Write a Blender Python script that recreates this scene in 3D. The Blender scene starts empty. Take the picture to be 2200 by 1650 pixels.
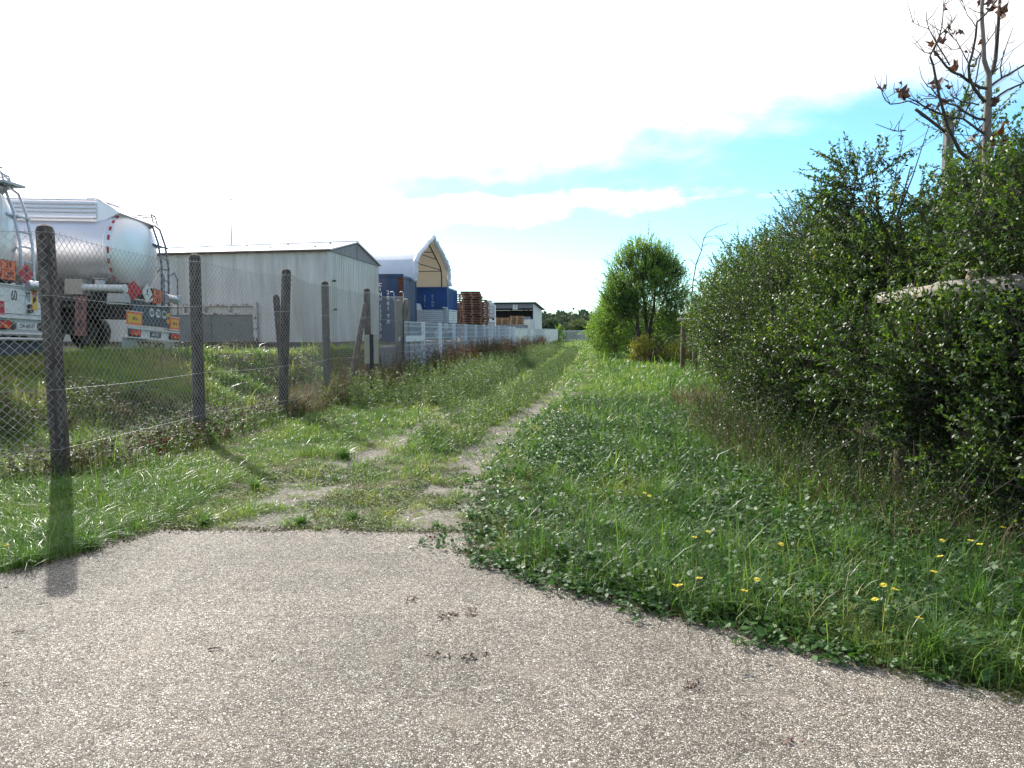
import bpy, bmesh, math, random
import numpy as np
from mathutils import Vector, Matrix

random.seed(7)
RNG = np.random.default_rng(7)
SC = bpy.context.scene
COL = SC.collection

# ------------------------------------------------------------------ camera, sky, sun, exposure
PITCH = math.atan(113 / 1590)
EYE = 1.6
cam_d = bpy.data.cameras.new('camera')
cam_d.sensor_width = 36
cam_d.lens = 26.02
cam_d.clip_end = 3000
cam_d.clip_start = 0.05
cam = bpy.data.objects.new('camera', cam_d)
cam.location = (0, 0, EYE)
cam.rotation_euler = (math.radians(90) - PITCH, 0, 0)
COL.objects.link(cam)
SC.camera = cam

SUN_AZ = math.radians(-32)      # measured from +Y towards +X
SUN_EL = math.radians(32.5)
sdir = Vector((math.sin(SUN_AZ) * math.cos(SUN_EL), math.cos(SUN_AZ) * math.cos(SUN_EL), math.sin(SUN_EL)))
sun_d = bpy.data.lights.new('sun', 'SUN')
sun_d.energy = 4.6
sun_d.angle = math.radians(0.5)
sun_d.color = (1.0, 0.955, 0.87)
sun = bpy.data.objects.new('sun', sun_d)
sun.rotation_euler = (-sdir).to_track_quat('-Z', 'Y').to_euler()
sun.location = (-20, 30, 40)
COL.objects.link(sun)

SC.view_settings.view_transform = 'Standard'
SC.view_settings.look = 'None'
SC.view_settings.exposure = 0.7
SC.view_settings.gamma = 1.0
SC.cycles.max_bounces = 8
SC.cycles.transparent_max_bounces = 8
SC.cycles.use_adaptive_sampling = True
SC.cycles.adaptive_threshold = 0.02

world = bpy.data.worlds.new('World')
SC.world = world
world.use_nodes = True
wn, wl = world.node_tree.nodes, world.node_tree.links
wn.clear()


class NT:
    """small helper round a node tree"""
    def __init__(s, nt):
        s.n, s.l = nt.nodes, nt.links

    def add(s, t, **kw):
        x = s.n.new(t)
        for k, v in kw.items():
            setattr(x, k, v)
        return x

    def put(s, sock, v):
        if isinstance(v, bpy.types.NodeSocket):
            s.l.new(v, sock)
        else:
            sock.default_value = v

    def math(s, op, a, b=0.0, c=0.0, clamp=False):
        x = s.add('ShaderNodeMath', operation=op, use_clamp=clamp)
        s.put(x.inputs[0], a)
        s.put(x.inputs[1], b)
        s.put(x.inputs[2], c)
        return x.outputs[0]

    def smooth(s, v, lo, hi, a=0.0, b=1.0):
        x = s.add('ShaderNodeMapRange', interpolation_type='SMOOTHSTEP')
        s.put(x.inputs['Value'], v)
        s.put(x.inputs['From Min'], lo)
        s.put(x.inputs['From Max'], hi)
        s.put(x.inputs['To Min'], a)
        s.put(x.inputs['To Max'], b)
        return x.outputs['Result']

    def mix(s, f, a, b, blend='MIX'):
        x = s.add('ShaderNodeMix', data_type='RGBA', blend_type=blend)
        s.put(x.inputs[0], f)
        s.put(x.inputs[6], a)
        s.put(x.inputs[7], b)
        return x.outputs[2]

    def noise(s, vec, scale, detail=4, rough=0.55, dist=0.0):
        x = s.add('ShaderNodeTexNoise')
        if vec is not None:
            s.l.new(vec, x.inputs['Vector'])
        x.inputs['Scale'].default_value = scale
        x.inputs['Detail'].default_value = detail
        x.inputs['Roughness'].default_value = rough
        x.inputs['Distortion'].default_value = dist
        return x.outputs['Fac']

    def ramp(s, f, stops):
        x = s.add('ShaderNodeValToRGB')
        e = x.color_ramp.elements
        while len(e) > 1:
            e.remove(e[0])
        e[0].position = stops[0][0]
        e[0].color = (*stops[0][1], 1)
        for p, c in stops[1:]:
            k = e.new(p)
            k.color = (*c, 1)
        s.l.new(f, x.inputs[0])
        return x.outputs[0]


W = NT(world.node_tree)
tc = W.add('ShaderNodeTexCoord')
sep = W.add('ShaderNodeSeparateXYZ')
W.l.new(tc.outputs['Generated'], sep.inputs[0])
yy = W.math('MAXIMUM', sep.outputs[1], 0.08)
zz = W.math('MAXIMUM', sep.outputs[2], 0.0)
cu = W.math('DIVIDE', sep.outputs[0], yy)
cv = W.math('DIVIDE', zz, yy)
comb = W.add('ShaderNodeCombineXYZ')
W.l.new(cu, comb.inputs[0])
W.l.new(W.math('MULTIPLY', cv, 2.6), comb.inputs[1])
n1 = W.noise(comb.outputs[0], 2.2, 8, 0.6)
n2 = W.noise(comb.outputs[0], 9.0, 8, 0.62)
nn = W.math('ADD', W.math('MULTIPLY', W.math('SUBTRACT', n1, 0.5), 0.22), W.math('MULTIPLY', W.math('SUBTRACT', n2, 0.5), 0.12))
# the big cloud bank: its lower edge climbs towards the east
edge = W.math('ADD', W.math('MULTIPLY', cu, 0.16), 0.232)
m1 = W.smooth(W.math('ADD', W.math('SUBTRACT', cv, edge), nn), -0.06, 0.07)
# the long low streak
stw = W.math('SUBTRACT', 0.036, W.math('MULTIPLY', W.math('ABSOLUTE', W.math('ADD', cu, 0.16)), 0.085))
std = W.math('ABSOLUTE', W.math('SUBTRACT', cv, W.math('ADD', W.math('MULTIPLY', cu, 0.05), 0.165)))
m2 = W.smooth(W.math('ADD', W.math('SUBTRACT', stw, std), W.math('MULTIPLY', nn, 0.55)), -0.006, 0.02)
# towards the sun everything below the bank turns to thin white veil
m3 = W.smooth(W.math('ADD', W.math('SUBTRACT', -0.24, cu), W.math('MULTIPLY', nn, 3.2)), -0.10, 0.30, 0.0, 0.88)
mm = W.math('MAXIMUM', W.math('MAXIMUM', m1, m2), m3)
fl = W.smooth(cv, 0.0, 0.12, 0.10, 0.0)     # pale air low over the horizon
mm = W.math('MAXIMUM', mm, fl)
front = W.smooth(sep.outputs[1], -0.05, 0.25)
back = W.smooth(W.noise(tc.outputs['Generated'], 2.5, 6), 0.42, 0.62, 0.0, 0.8)
mm = W.math('ADD', W.math('MULTIPLY', mm, front), W.math('MULTIPLY', back, W.math('SUBTRACT', 1.0, front)))
up = W.smooth(sep.outputs[2], -0.02, 0.0)
mm = W.math('MULTIPLY', mm, up)
sky = W.add('ShaderNodeTexSky', sky_type='NISHITA')
sky.sun_disc = False
sky.sun_elevation = SUN_EL
sky.sun_rotation = SUN_AZ
sky.air_density = 1.1
sky.dust_density = 0.3
sky.ozone_density = 3.0
dotn = W.add('ShaderNodeVectorMath', operation='DOT_PRODUCT')
W.l.new(tc.outputs['Generated'], dotn.inputs[0])
dotn.inputs[1].default_value = sdir
glow = W.math('POWER', W.math('MAXIMUM', dotn.outputs['Value'], 0.0), 2.0)
cbr = W.math('ADD', W.math('MULTIPLY', glow, 9.0), 4.6)
cs = W.add('ShaderNodeVectorMath', operation='SCALE')
cs.inputs[0].default_value = (1.0, 1.0, 1.02)
W.l.new(cbr, cs.inputs['Scale'])
skc = W.mix(1.0, sky.outputs[0], (0.82, 1.20, 1.34, 1), 'MULTIPLY')
wc = W.mix(mm, skc, cs.outputs[0])
bg = W.add('ShaderNodeBackground')
bg.inputs['Strength'].default_value = 0.12
W.l.new(wc, bg.inputs[0])
wo = W.add('ShaderNodeOutputWorld')
W.l.new(bg.outputs[0], wo.inputs[0])


# ------------------------------------------------------------------ helpers: properties
def tag(o, label=None, cat=None, group=None, kind=None):
    if label: o['label'] = label
    if cat: o['category'] = cat
    if group: o['group'] = group
    if kind: o['kind'] = kind
    return o


def empty(name, loc, rz=0.0, rx=0.0, ry=0.0):
    o = bpy.data.objects.new(name, None)
    o.empty_display_size = 0.2
    o.location = loc
    o.rotation_euler = (rx, ry, rz)
    COL.objects.link(o)
    return o


def dup(root, loc, rot=None, label=None, parent=None):
    c = root.copy()
    COL.objects.link(c)
    c.parent = parent
    if loc is not None: c.location = loc
    if rot is not None: c.rotation_euler = rot
    if label: c['label'] = label
    for ch in list(root.children):
        dup(ch, None, None, None, c)
    return c


def pt(px, py, Y):
    """photo pixel + distance Y -> world point (used to take measurements off the photograph)"""
    cx = (px - 1100) / 1590
    cy = -(py - 825) / 1590
    dy = math.cos(PITCH) + cy * math.sin(PITCH)
    dz = -math.sin(PITCH) + cy * math.cos(PITCH)
    t = Y / dy
    return Vector((cx * t, Y, EYE + dz * t))


# ------------------------------------------------------------------ helpers: materials
MATS = {}


def mat(name, col, rough=0.6, metal=0.0, var=0.0, vscale=6.0, col2=None, bump=0.0, bscale=40.0, stretch=(1, 1, 1),
        spec=0.5, lo=0.35, hi=0.65, trans=0.0, coat=0.0):
    if name in MATS: return MATS[name]
    m = bpy.data.materials.new(name)
    m.use_nodes = True
    T = NT(m.node_tree)
    b = m.node_tree.nodes['Principled BSDF']
    tcn = T.add('ShaderNodeTexCoord')
    mp = T.add('ShaderNodeMapping')
    mp.inputs['Scale'].default_value = stretch
    T.l.new(tcn.outputs['Object'], mp.inputs[0])
    v = mp.outputs[0]
    c = (*col, 1)
    if col2 is not None:
        f = T.smooth(T.noise(v, vscale, 6, 0.62), lo, hi)
        c = T.mix(f, (*col, 1), (*col2, 1))
    if var > 0:
        f2 = T.noise(v, vscale * 2.7, 5)
        g = T.smooth(f2, 0.25, 0.75, 1 - var, 1 + var)
        cc = T.add('ShaderNodeCombineColor')
        for i in range(3): T.l.new(g, cc.inputs[i])
        c = T.mix(1.0, c, cc.outputs[0], 'MULTIPLY')
    T.put(b.inputs['Base Color'], c)
    b.inputs['Metallic'].default_value = metal
    b.inputs['Specular IOR Level'].default_value = spec
    b.inputs['Coat Weight'].default_value = coat
    T.put(b.inputs['Roughness'], T.smooth(T.noise(v, vscale * 1.7, 4), 0.2, 0.8, max(0.03, rough - 0.1), min(1, rough + 0.1)))
    if bump > 0:
        bp = T.add('ShaderNodeBump')
        bp.inputs['Strength'].default_value = bump
        bp.inputs['Distance'].default_value = 0.01
        T.l.new(T.noise(v, bscale, 6), bp.inputs['Height'])
        T.l.new(bp.outputs[0], b.inputs['Normal'])
    if trans > 0:
        tr = T.add('ShaderNodeBsdfTranslucent')
        T.put(tr.inputs[0], c)
        mx = T.add('ShaderNodeMixShader')
        mx.inputs[0].default_value = trans
        T.l.new(b.outputs[0], mx.inputs[1])
        T.l.new(tr.outputs[0], mx.inputs[2])
        T.l.new(mx.outputs[0], m.node_tree.nodes['Material Output'].inputs[0])
    MATS[name] = m
    return m


def leafmat(name, stops, rough=0.45, trans=0.35, tcol=(1.25, 1.35, 0.6), patch=0.35, pscale=0.9, spec=0.5):
    """leaves and blades: colour from a per-leaf random number plus large soft patches; light passes through"""
    if name in MATS: return MATS[name]
    m = bpy.data.materials.new(name)
    m.use_nodes = True
    T = NT(m.node_tree)
    b = m.node_tree.nodes['Principled BSDF']
    at = T.add('ShaderNodeAttribute', attribute_name='tint')
    g = T.add('ShaderNodeNewGeometry')
    pn = T.noise(g.outputs['Position'], pscale, 3)
    f = T.math('ADD', T.math('MULTIPLY', at.outputs['Fac'], 1 - patch), T.math('MULTIPLY', T.smooth(pn, 0.3, 0.7), patch))
    c = T.ramp(f, stops)
    T.put(b.inputs['Base Color'], c)
    b.inputs['Roughness'].default_value = rough
    b.inputs['Specular IOR Level'].default_value = spec
    tr = T.add('ShaderNodeBsdfTranslucent')
    T.put(tr.inputs[0], T.mix(1.0, c, (*tcol, 1), 'MULTIPLY'))
    mx = T.add('ShaderNodeMixShader')
    mx.inputs[0].default_value = trans
    T.l.new(b.outputs[0], mx.inputs[1])
    T.l.new(tr.outputs[0], mx.inputs[2])
    T.l.new(mx.outputs[0], m.node_tree.nodes['Material Output'].inputs[0])
    MATS[name] = m
    return m


# ------------------------------------------------------------------ helpers: meshes
def np_mesh(name, verts, faces, m, parent=None, tint=None, smooth=False):
    """faces: list of integer arrays (n, k); one mesh object"""
    me = bpy.data.meshes.new(name)
    verts = np.asarray(verts, dtype=np.float32)
    me.vertices.add(len(verts))
    me.vertices.foreach_set('co', verts.ravel())
    li = np.concatenate([f.ravel() for f in faces]).astype(np.int32)
    lt = np.concatenate([np.full(len(f), f.shape[1]) for f in faces]).astype(np.int32)
    ls = np.concatenate([[0], np.cumsum(lt)[:-1]]).astype(np.int32)
    me.loops.add(len(li))
    me.loops.foreach_set('vertex_index', li)
    me.polygons.add(len(lt))
    me.polygons.foreach_set('loop_start', ls)
    me.polygons.foreach_set('loop_total', lt)
    if smooth:
        me.polygons.foreach_set('use_smooth', np.ones(len(lt), dtype=bool))
    if tint is not None:
        a = me.attributes.new('tint', 'FLOAT', 'FACE')
        a.data.foreach_set('value', np.asarray(tint, dtype=np.float32))
    me.update(calc_edges=True)
    me.materials.append(m)
    o = bpy.data.objects.new(name, me)
    COL.objects.link(o)
    o.parent = parent
    return o


class MB:
    """collects boxes, tubes, lofts in one bmesh; build() links them as ONE mesh object"""
    def __init__(s):
        s.b = bmesh.new()

    def quad(s, *p):
        s.b.faces.new([s.b.verts.new(q) for q in p])
        return s

    def box(s, x0, x1, y0, y1, z0, z1, bev=0.0, M=None):
        r = bmesh.ops.create_cube(s.b, size=1)
        v = r['verts']
        for q in v:
            q.co = Vector(((x0 + x1) / 2 + q.co.x * (x1 - x0), (y0 + y1) / 2 + q.co.y * (y1 - y0), (z0 + z1) / 2 + q.co.z * (z1 - z0)))
        if bev > 0:
            e = list({e for q in v for e in q.link_edges})
            r2 = bmesh.ops.bevel(s.b, geom=e, offset=bev, segments=1, affect='EDGES', profile=0.5)
            v = list({q for f in r2['faces'] for q in f.verts} | {q for q in v if q.is_valid})
        if M is not None:
            for q in v: q.co = M @ q.co
        return s

    def tube(s, pts, r, seg=8, cap=True, r1=None):
        pts = [Vector(p) for p in pts]
        n = len(pts)
        rr = [r + ((r1 if r1 is not None else r) - r) * i / max(1, n - 1) for i in range(n)] if not isinstance(r, (list, tuple)) else r
        rings = []
        prev = None
        for i, p in enumerate(pts):
            if i == 0: d = pts[1] - p
            elif i == n - 1: d = p - pts[i - 1]
            else: d = (pts[i + 1] - pts[i]).normalized() + (p - pts[i - 1]).normalized()
            if d.length < 1e-9: d = Vector((0, 0, 1))
            d.normalize()
            if prev is None:
                a = d.orthogonal().normalized()
            else:
                a = prev - d * prev.dot(d)
                if a.length < 1e-6: a = d.orthogonal()
                a.normalize()
            prev = a
            bb = d.cross(a)
            rings.append([s.b.verts.new(p + (a * math.cos(t) + bb * math.sin(t)) * rr[i]) for t in [2 * math.pi * k / seg for k in range(seg)]])
        for i in range(n - 1):
            for k in range(seg):
                s.b.faces.new([rings[i][k], rings[i][(k + 1) % seg], rings[i + 1][(k + 1) % seg], rings[i + 1][k]])
        if cap and seg > 2:
            s.b.faces.new(rings[0][::-1])
            s.b.faces.new(rings[-1])
        return s

    def loft(s, rings, cap0=True, cap1=True, closed=True):
        rv = [[s.b.verts.new(p) for p in r] for r in rings]
        n = len(rv[0])
        for i in range(len(rv) - 1):
            for k in range(n if closed else n - 1):
                s.b.faces.new([rv[i][k], rv[i][(k + 1) % n], rv[i + 1][(k + 1) % n], rv[i + 1][k]])
        if cap0: s.b.faces.new(rv[0][::-1])
        if cap1: s.b.faces.new(rv[-1])
        return s

    def prism(s, poly, axis, a, b):
        def P(q, t):
            return {'x': (t, q[0], q[1]), 'y': (q[0], t, q[1]), 'z': (q[0], q[1], t)}[axis]
        return s.loft([[P(q, a) for q in poly], [P(q, b) for q in poly]])

    def build(s, name, m, parent=None, smooth=False, fix=True):
        if fix: bmesh.ops.recalc_face_normals(s.b, faces=s.b.faces)
        me = bpy.data.meshes.new(name)
        s.b.to_mesh(me)
        s.b.free()
        me.materials.append(m)
        if smooth:
            me.polygons.foreach_set('use_smooth', np.ones(len(me.polygons), dtype=bool))
            if smooth == 'auto':
                me.set_sharp_from_angle(angle=math.radians(35))
        o = bpy.data.objects.new(name, me)
        COL.objects.link(o)
        o.parent = parent
        return o


def text_mesh(name, body, size, m, parent, M, extrude=0.002, bold=0.0, space=1.0, sx=1.0):
    """M maps text space (x right, y up) to the parent's space"""
    cu_ = bpy.data.curves.new(name, 'FONT')
    cu_.body = body
    cu_.size = size
    cu_.extrude = extrude
    cu_.offset = bold
    cu_.space_line = space
    cu_.align_x = 'CENTER'
    cu_.align_y = 'CENTER'
    to = bpy.data.objects.new(name, cu_)
    COL.objects.link(to)
    bpy.context.view_layer.update()
    me = bpy.data.meshes.new_from_object(to)
    bpy.data.objects.remove(to)
    bpy.data.curves.remove(cu_)
    me.transform(M @ Matrix.Diagonal((sx, 1, 1, 1)))
    me.materials.clear()
    me.materials.append(m)
    me.name = name
    o = bpy.data.objects.new(name, me)
    COL.objects.link(o)
    o.parent = parent
    return o


def frame_m(o, xr, yu):
    """matrix from origin, x direction, y(up) direction"""
    xr = Vector(xr).normalized(); yu = Vector(yu).normalized()
    n = xr.cross(yu)
    M = Matrix((xr, yu, n)).transposed().to_4x4()
    M.translation = Vector(o)
    return M


# ------------------------------------------------------------------ noise for terrain and planting
_P = RNG.random((257, 257))


def vnoise(x, y, s=1.0):
    x = np.asarray(x, float) * s + 1000.3
    y = np.asarray(y, float) * s + 1000.7
    xi = np.floor(x).astype(int); yi = np.floor(y).astype(int)
    fx = x - xi; fy = y - yi
    fx = fx * fx * (3 - 2 * fx); fy = fy * fy * (3 - 2 * fy)
    a = _P[xi % 256, yi % 256]; b = _P[(xi + 1) % 256, yi % 256]
    c = _P[xi % 256, (yi + 1) % 256]; d = _P[(xi + 1) % 256, (yi + 1) % 256]
    return (a * (1 - fx) + b * fx) * (1 - fy) + (c * (1 - fx) + d * fx) * fy


def fbm(x, y, s=1.0):
    return (vnoise(x, y, s) + 0.5 * vnoise(x, y, s * 2.1) + 0.25 * vnoise(x, y, s * 4.3)) / 1.75


def sstep(a, b, x):
    t = np.clip((x - a) / (b - a), 0, 1)
    return t * t * (3 - 2 * t)


FENCE_Y = [0, 5.9, 8.0, 11.3, 14, 17, 20, 23.5, 29, 110, 400]
FENCE_X = [-12.5, -8.9, -4.92, -4.80, -4.5, -4.27, -3.88, -3.42, -2.73, 7.4, 7.4]


def xf(y):
    return np.interp(y, FENCE_Y, FENCE_X)


def track(y):
    return np.interp(y, [4, 6.5, 8.8, 11.6, 18.4, 37.5, 100], [-0.75, -0.66, -0.5, -0.15, 1.1, 3.35, 10.0])


def gz(x, y):
    x = np.asarray(x, float); y = np.asarray(y, float)
    s = xf(y) - x
    w = np.interp(y, [5, 16, 20, 22, 23.5, 400], [7.0, 6.6, 2.7, 2.2, 0.9, 0.9])
    s0 = np.interp(y, [0, 20, 23.5, 400], [0.25, 0.25, 0.75, 0.75])
    z = 1.04 * sstep(s0, w, s)
    hump = 0.03 * np.exp(-(((x + 8.0) / 2.6) ** 2 + ((y - 16.5) / 2.2) ** 2))
    dip = -0.16 * np.exp(-(((s - 1.6) / 1.0) ** 2)) * sstep(7, 10, y) * (1 - sstep(16, 19, y))
    z = z + hump + dip
    z = z + 0.10 * (fbm(x, y, 0.55) - 0.5) * sstep(5.9, 9, y)
    z = z + 0.62 * (fbm(x + 60, y, 0.62) - 0.5) * sstep(.4, 1.4, s) * (1 - sstep(w * .75, w * 1.05, s)) * (1 - sstep(19, 22, y))
    tr = track(y)
    rut = np.exp(-((x - tr) / 0.30) ** 2) + np.exp(-((x - tr + 1.45) / 0.28) ** 2)
    z = z - 0.035 * rut * sstep(6, 8, y)
    z = z + 0.06 * sstep(0.6, 2.2, x - tr) * sstep(6, 9, y)
    z = z + 0.012 * np.maximum(0, y - 60) * sstep(60, 100, y) * 0.5
    return np.where(y < 2.5, np.minimum(z, 0.0), z)


ASPH = [(-14, -30), (-14, 3.4), (-7.0, 3.55), (-4.3, 4.2), (-3.34, 4.80), (-3.12, 5.15), (-3.02, 5.55), (-2.80, 5.86), (-2.2, 5.86),
        (-1.49, 5.85), (-0.7, 5.80), (-0.26, 5.78), (-0.30, 5.24), (0.09, 4.78), (0.43, 4.45), (0.80, 4.16), (1.14, 3.93), (1.43, 3.69),
        (1.79, 3.42), (2.25, 3.13), (3.2, 2.6), (6, 1.6), (14, -1), (14, -30)]


def in_poly(x, y, poly):
    x = np.asarray(x); y = np.asarray(y)
    r = np.zeros(x.shape, bool)
    n = len(poly)
    for i in range(n):
        x0, y0 = poly[i]; x1, y1 = poly[(i + 1) % n]
        c = ((y0 > y) != (y1 > y)) & (x < (x1 - x0) * (y - y0) / ((y1 - y0) if y1 != y0 else 1e-9) + x0)
        r ^= c
    return r


def poly_dist(x, y, poly):
    x = np.asarray(x); y = np.asarray(y)
    d = np.full(x.shape, 1e9)
    n = len(poly)
    for i in range(n):
        x0, y0 = poly[i]; x1, y1 = poly[(i + 1) % n]
        L = (x1 - x0) ** 2 + (y1 - y0) ** 2
        t = np.clip(((x - x0) * (x1 - x0) + (y - y0) * (y1 - y0)) / L, 0, 1)
        d = np.minimum(d, np.hypot(x - x0 - t * (x1 - x0), y - y0 - t * (y1 - y0)))
    return d


# ------------------------------------------------------------------ ground
def build_ground():
    xs = np.concatenate([[-900, -400, -200, -120, -80, -60, -45, -35], np.arange(-28, -10, 0.6), np.arange(-10, 6, 0.12), np.arange(6, 16, 0.5),
                         [18, 22, 28, 36, 50, 70, 100, 160, 300, 900]])
    ys = np.concatenate([[-300, -100, -40, -15, -5, 0, 2], np.arange(3, 14, 0.12), np.arange(14, 32, 0.3), np.arange(32, 110, 1.5),
                         [115, 125, 140, 170, 220, 300, 450, 800, 1500]])
    X, Y = np.meshgrid(xs, ys)
    Z = gz(X, Y) + 0.02 * (fbm(X, Y, 3.1) - 0.5)
    ins = in_poly(X, Y, ASPH) & (poly_dist(X, Y, ASPH) > 0.08)
    Z = np.where(ins, -0.06, Z)
    near = in_poly(X, Y, ASPH) | (poly_dist(X, Y, ASPH) < 0.12)
    Z = np.where(near & ~ins, np.minimum(Z, 0.0), Z)
    V = np.stack([X, Y, Z], -1).reshape(-1, 3)
    nx = len(xs); ny = len(ys)
    i = (np.arange(ny - 1)[:, None] * nx + np.arange(nx - 1)[None, :]).ravel()
    F = np.stack([i, i + 1, i + nx + 1, i + nx], 1)
    m = bpy.data.materials.new('soil_and_moss')
    m.use_nodes = True
    T = NT(m.node_tree)
    b = m.node_tree.nodes['Principled BSDF']
    g = T.add('ShaderNodeNewGeometry')
    P = g.outputs['Position']
    v = T.add('ShaderNodeTexVoronoi')
    v.inputs['Scale'].default_value = 42
    T.l.new(P, v.inputs['Vector'])
    stone = T.ramp(T.noise(v.outputs['Color'], 3.0, 2), [(0.3, (0.09, 0.08, 0.06)), (0.5, (0.20, 0.18, 0.15)), (0.66, (0.30, 0.28, 0.24)), (0.75, (0.45, 0.42, 0.38))])
    soil = T.ramp(T.noise(P, 9, 7, 0.65), [(0.3, (0.05, 0.038, 0.022)), (0.55, (0.13, 0.105, 0.065)), (0.75, (0.21, 0.17, 0.11))])
    moss = T.ramp(T.noise(P, 26, 5), [(0.3, (0.03, 0.055, 0.012)), (0.7, (0.09, 0.14, 0.03))])
    a = T.add('ShaderNodeAttribute', attribute_name='bare')
    f1 = T.smooth(T.math('ADD', a.outputs['Fac'], T.math('MULTIPLY', T.math('SUBTRACT', T.noise(P, 4.5, 8, 0.78), 0.5), 2.2)), 0.25, 0.75)
    c = T.mix(f1, T.mix(T.smooth(T.noise(P, 3.1, 5, 0.6), 0.42, 0.6), soil, moss), stone)
    T.put(b.inputs['Base Color'], c)
    b.inputs['Roughness'].default_value = 0.95
    b.inputs['Specular IOR Level'].default_value = 0.2
    bp = T.add('ShaderNodeBump')
    bp.inputs['Strength'].default_value = 0.8
    bp.inputs['Distance'].default_value = 0.02
    T.l.new(T.noise(P, 60, 5), bp.inputs['Height'])
    T.l.new(bp.outputs[0], b.inputs['Normal'])
    o = np_mesh('ground', V, [F], m, smooth=True)
    tr = track(Y)
    bare = np.exp(-((X - tr) / 0.40) ** 2) * 1.15 + np.exp(-((X - tr + 1.45) / 0.36) ** 2) * 0.95
    bare = bare * (1 - sstep(20, 45, Y)) * sstep(5.0, 6.6, Y + 0.6)
    bare = np.maximum(bare, 0.62 * fbm(X, Y, 2.2) * (1 - sstep(6.6, 8.4, Y + .8 * fbm(X, Y, 1.5))) * sstep(-3.2, -2.5, X) * (1 - sstep(-.2, .5, X)))
    yard = sstep(0.6, 2, xf(Y) - X) * sstep(22, 25, Y)
    bare = np.maximum(bare, yard * 0.8)
    at = o.data.attributes.new('bare', 'FLOAT', 'POINT')
    at.data.foreach_set('value', bare.ravel().astype(np.float32))
    tag(o, kind='structure')
    return o


build_ground()


def build_asphalt():
    pts = []
    n = len(ASPH)
    for i in range(n):
        a = Vector(ASPH[i]); b = Vector(ASPH[(i + 1) % n])
        L = (b - a).length
        near = (a.y > 1 and b.y > 1 and abs(a.x) < 8 and abs(b.x) < 8)
        k = max(1, int(L / 0.05)) if near else 1
        for j in range(k):
            q = a.lerp(b, j / k)
            if near:
                q = q + Vector((float(vnoise(q.x, q.y, 5)) - 0.5, float(vnoise(q.x + 50, q.y, 5)) - 0.5)) * 0.09 \
                    + Vector((float(vnoise(q.x, q.y, 17)) - 0.5, float(vnoise(q.x + 50, q.y, 17)) - 0.5)) * 0.04
            pts.append(q)
    mb = MB()
    mb.loft([[(p.x, p.y, -0.05) for p in pts], [(p.x, p.y, 0.010) for p in pts]], cap0=False)
    m = bpy.data.materials.new('exposed_chip_asphalt')
    m.use_nodes = True
    T = NT(m.node_tree)
    b = m.node_tree.nodes['Principled BSDF']
    tcn = T.add('ShaderNodeTexCoord')
    mp = T.add('ShaderNodeMapping')
    T.l.new(tcn.outputs['Object'], mp.inputs[0])
    v0 = mp.outputs[0]
    dn = T.add('ShaderNodeTexNoise'); dn.inputs['Scale'].default_value = 55; dn.inputs['Detail'].default_value = 2
    T.l.new(v0, dn.inputs['Vector'])
    vm = T.add('ShaderNodeVectorMath', operation='MULTIPLY_ADD')
    T.l.new(dn.outputs['Color'], vm.inputs[0]); vm.inputs[1].default_value = (0.012, 0.012, 0.012); T.l.new(v0, vm.inputs[2])
    P = vm.outputs[0]
    v = T.add('ShaderNodeTexVoronoi'); v.inputs['Scale'].default_value = 118; T.l.new(P, v.inputs['Vector'])
    v2 = T.add('ShaderNodeTexVoronoi', feature='DISTANCE_TO_EDGE'); v2.inputs['Scale'].default_value = 118; T.l.new(P, v2.inputs['Vector'])
    sc = T.add('ShaderNodeSeparateColor'); T.l.new(v.outputs['Color'], sc.inputs[0])
    chip = T.ramp(sc.outputs[0], [(0.0, (0.11, 0.09, 0.07)), (0.25, (0.26, 0.222, 0.18)), (0.5, (0.43, 0.375, 0.305)), (0.76, (0.57, 0.505, 0.415)), (0.92, (0.76, 0.70, 0.60)), (1.0, (0.90, 0.87, 0.79))])
    gap = T.smooth(v2.outputs['Distance'], 0.02, 0.22)
    c = T.mix(gap, (0.055, 0.045, 0.036, 1), chip)
    big = T.smooth(T.noise(v0, 0.9, 7, 0.66), 0.3, 0.7, 0.76, 1.14)
    big = T.math('MULTIPLY', big, T.smooth(T.noise(v0, 0.32, 3, 0.5), 0.35, 0.65, 0.86, 1.08))
    med = T.smooth(T.noise(v0, 14, 5, 0.6), 0.3, 0.7, 0.88, 1.12)
    cc = T.add('ShaderNodeCombineColor')
    bm_ = T.math('MULTIPLY', big, med)
    for i in range(3): T.l.new(bm_, cc.inputs[i])
    c = T.mix(1.0, c, cc.outputs[0], 'MULTIPLY')
    c = T.mix(T.smooth(T.noise(v0, 2.3, 5, 0.6), 0.52, 0.72, 0.0, 0.35), c, (0.29, 0.245, 0.195, 1))
    T.put(b.inputs['Base Color'], c)
    T.put(b.inputs['Roughness'], T.smooth(sc.outputs[1], 0, 1, 0.62, 0.95))
    b.inputs['Specular IOR Level'].default_value = 0.3
    bp = T.add('ShaderNodeBump'); bp.inputs['Strength'].default_value = 0.9; bp.inputs['Distance'].default_value = 0.004
    h = T.math('MULTIPLY', T.smooth(v2.outputs['Distance'], 0.0, 0.35), T.smooth(sc.outputs[2], 0, 1, 0.35, 1.0))
    T.l.new(h, bp.inputs['Height'])
    T.l.new(bp.outputs[0], b.inputs['Normal'])
    o = mb.build('asphalt_pavement', m)
    tag(o, kind='structure')


build_asphalt()
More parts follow.
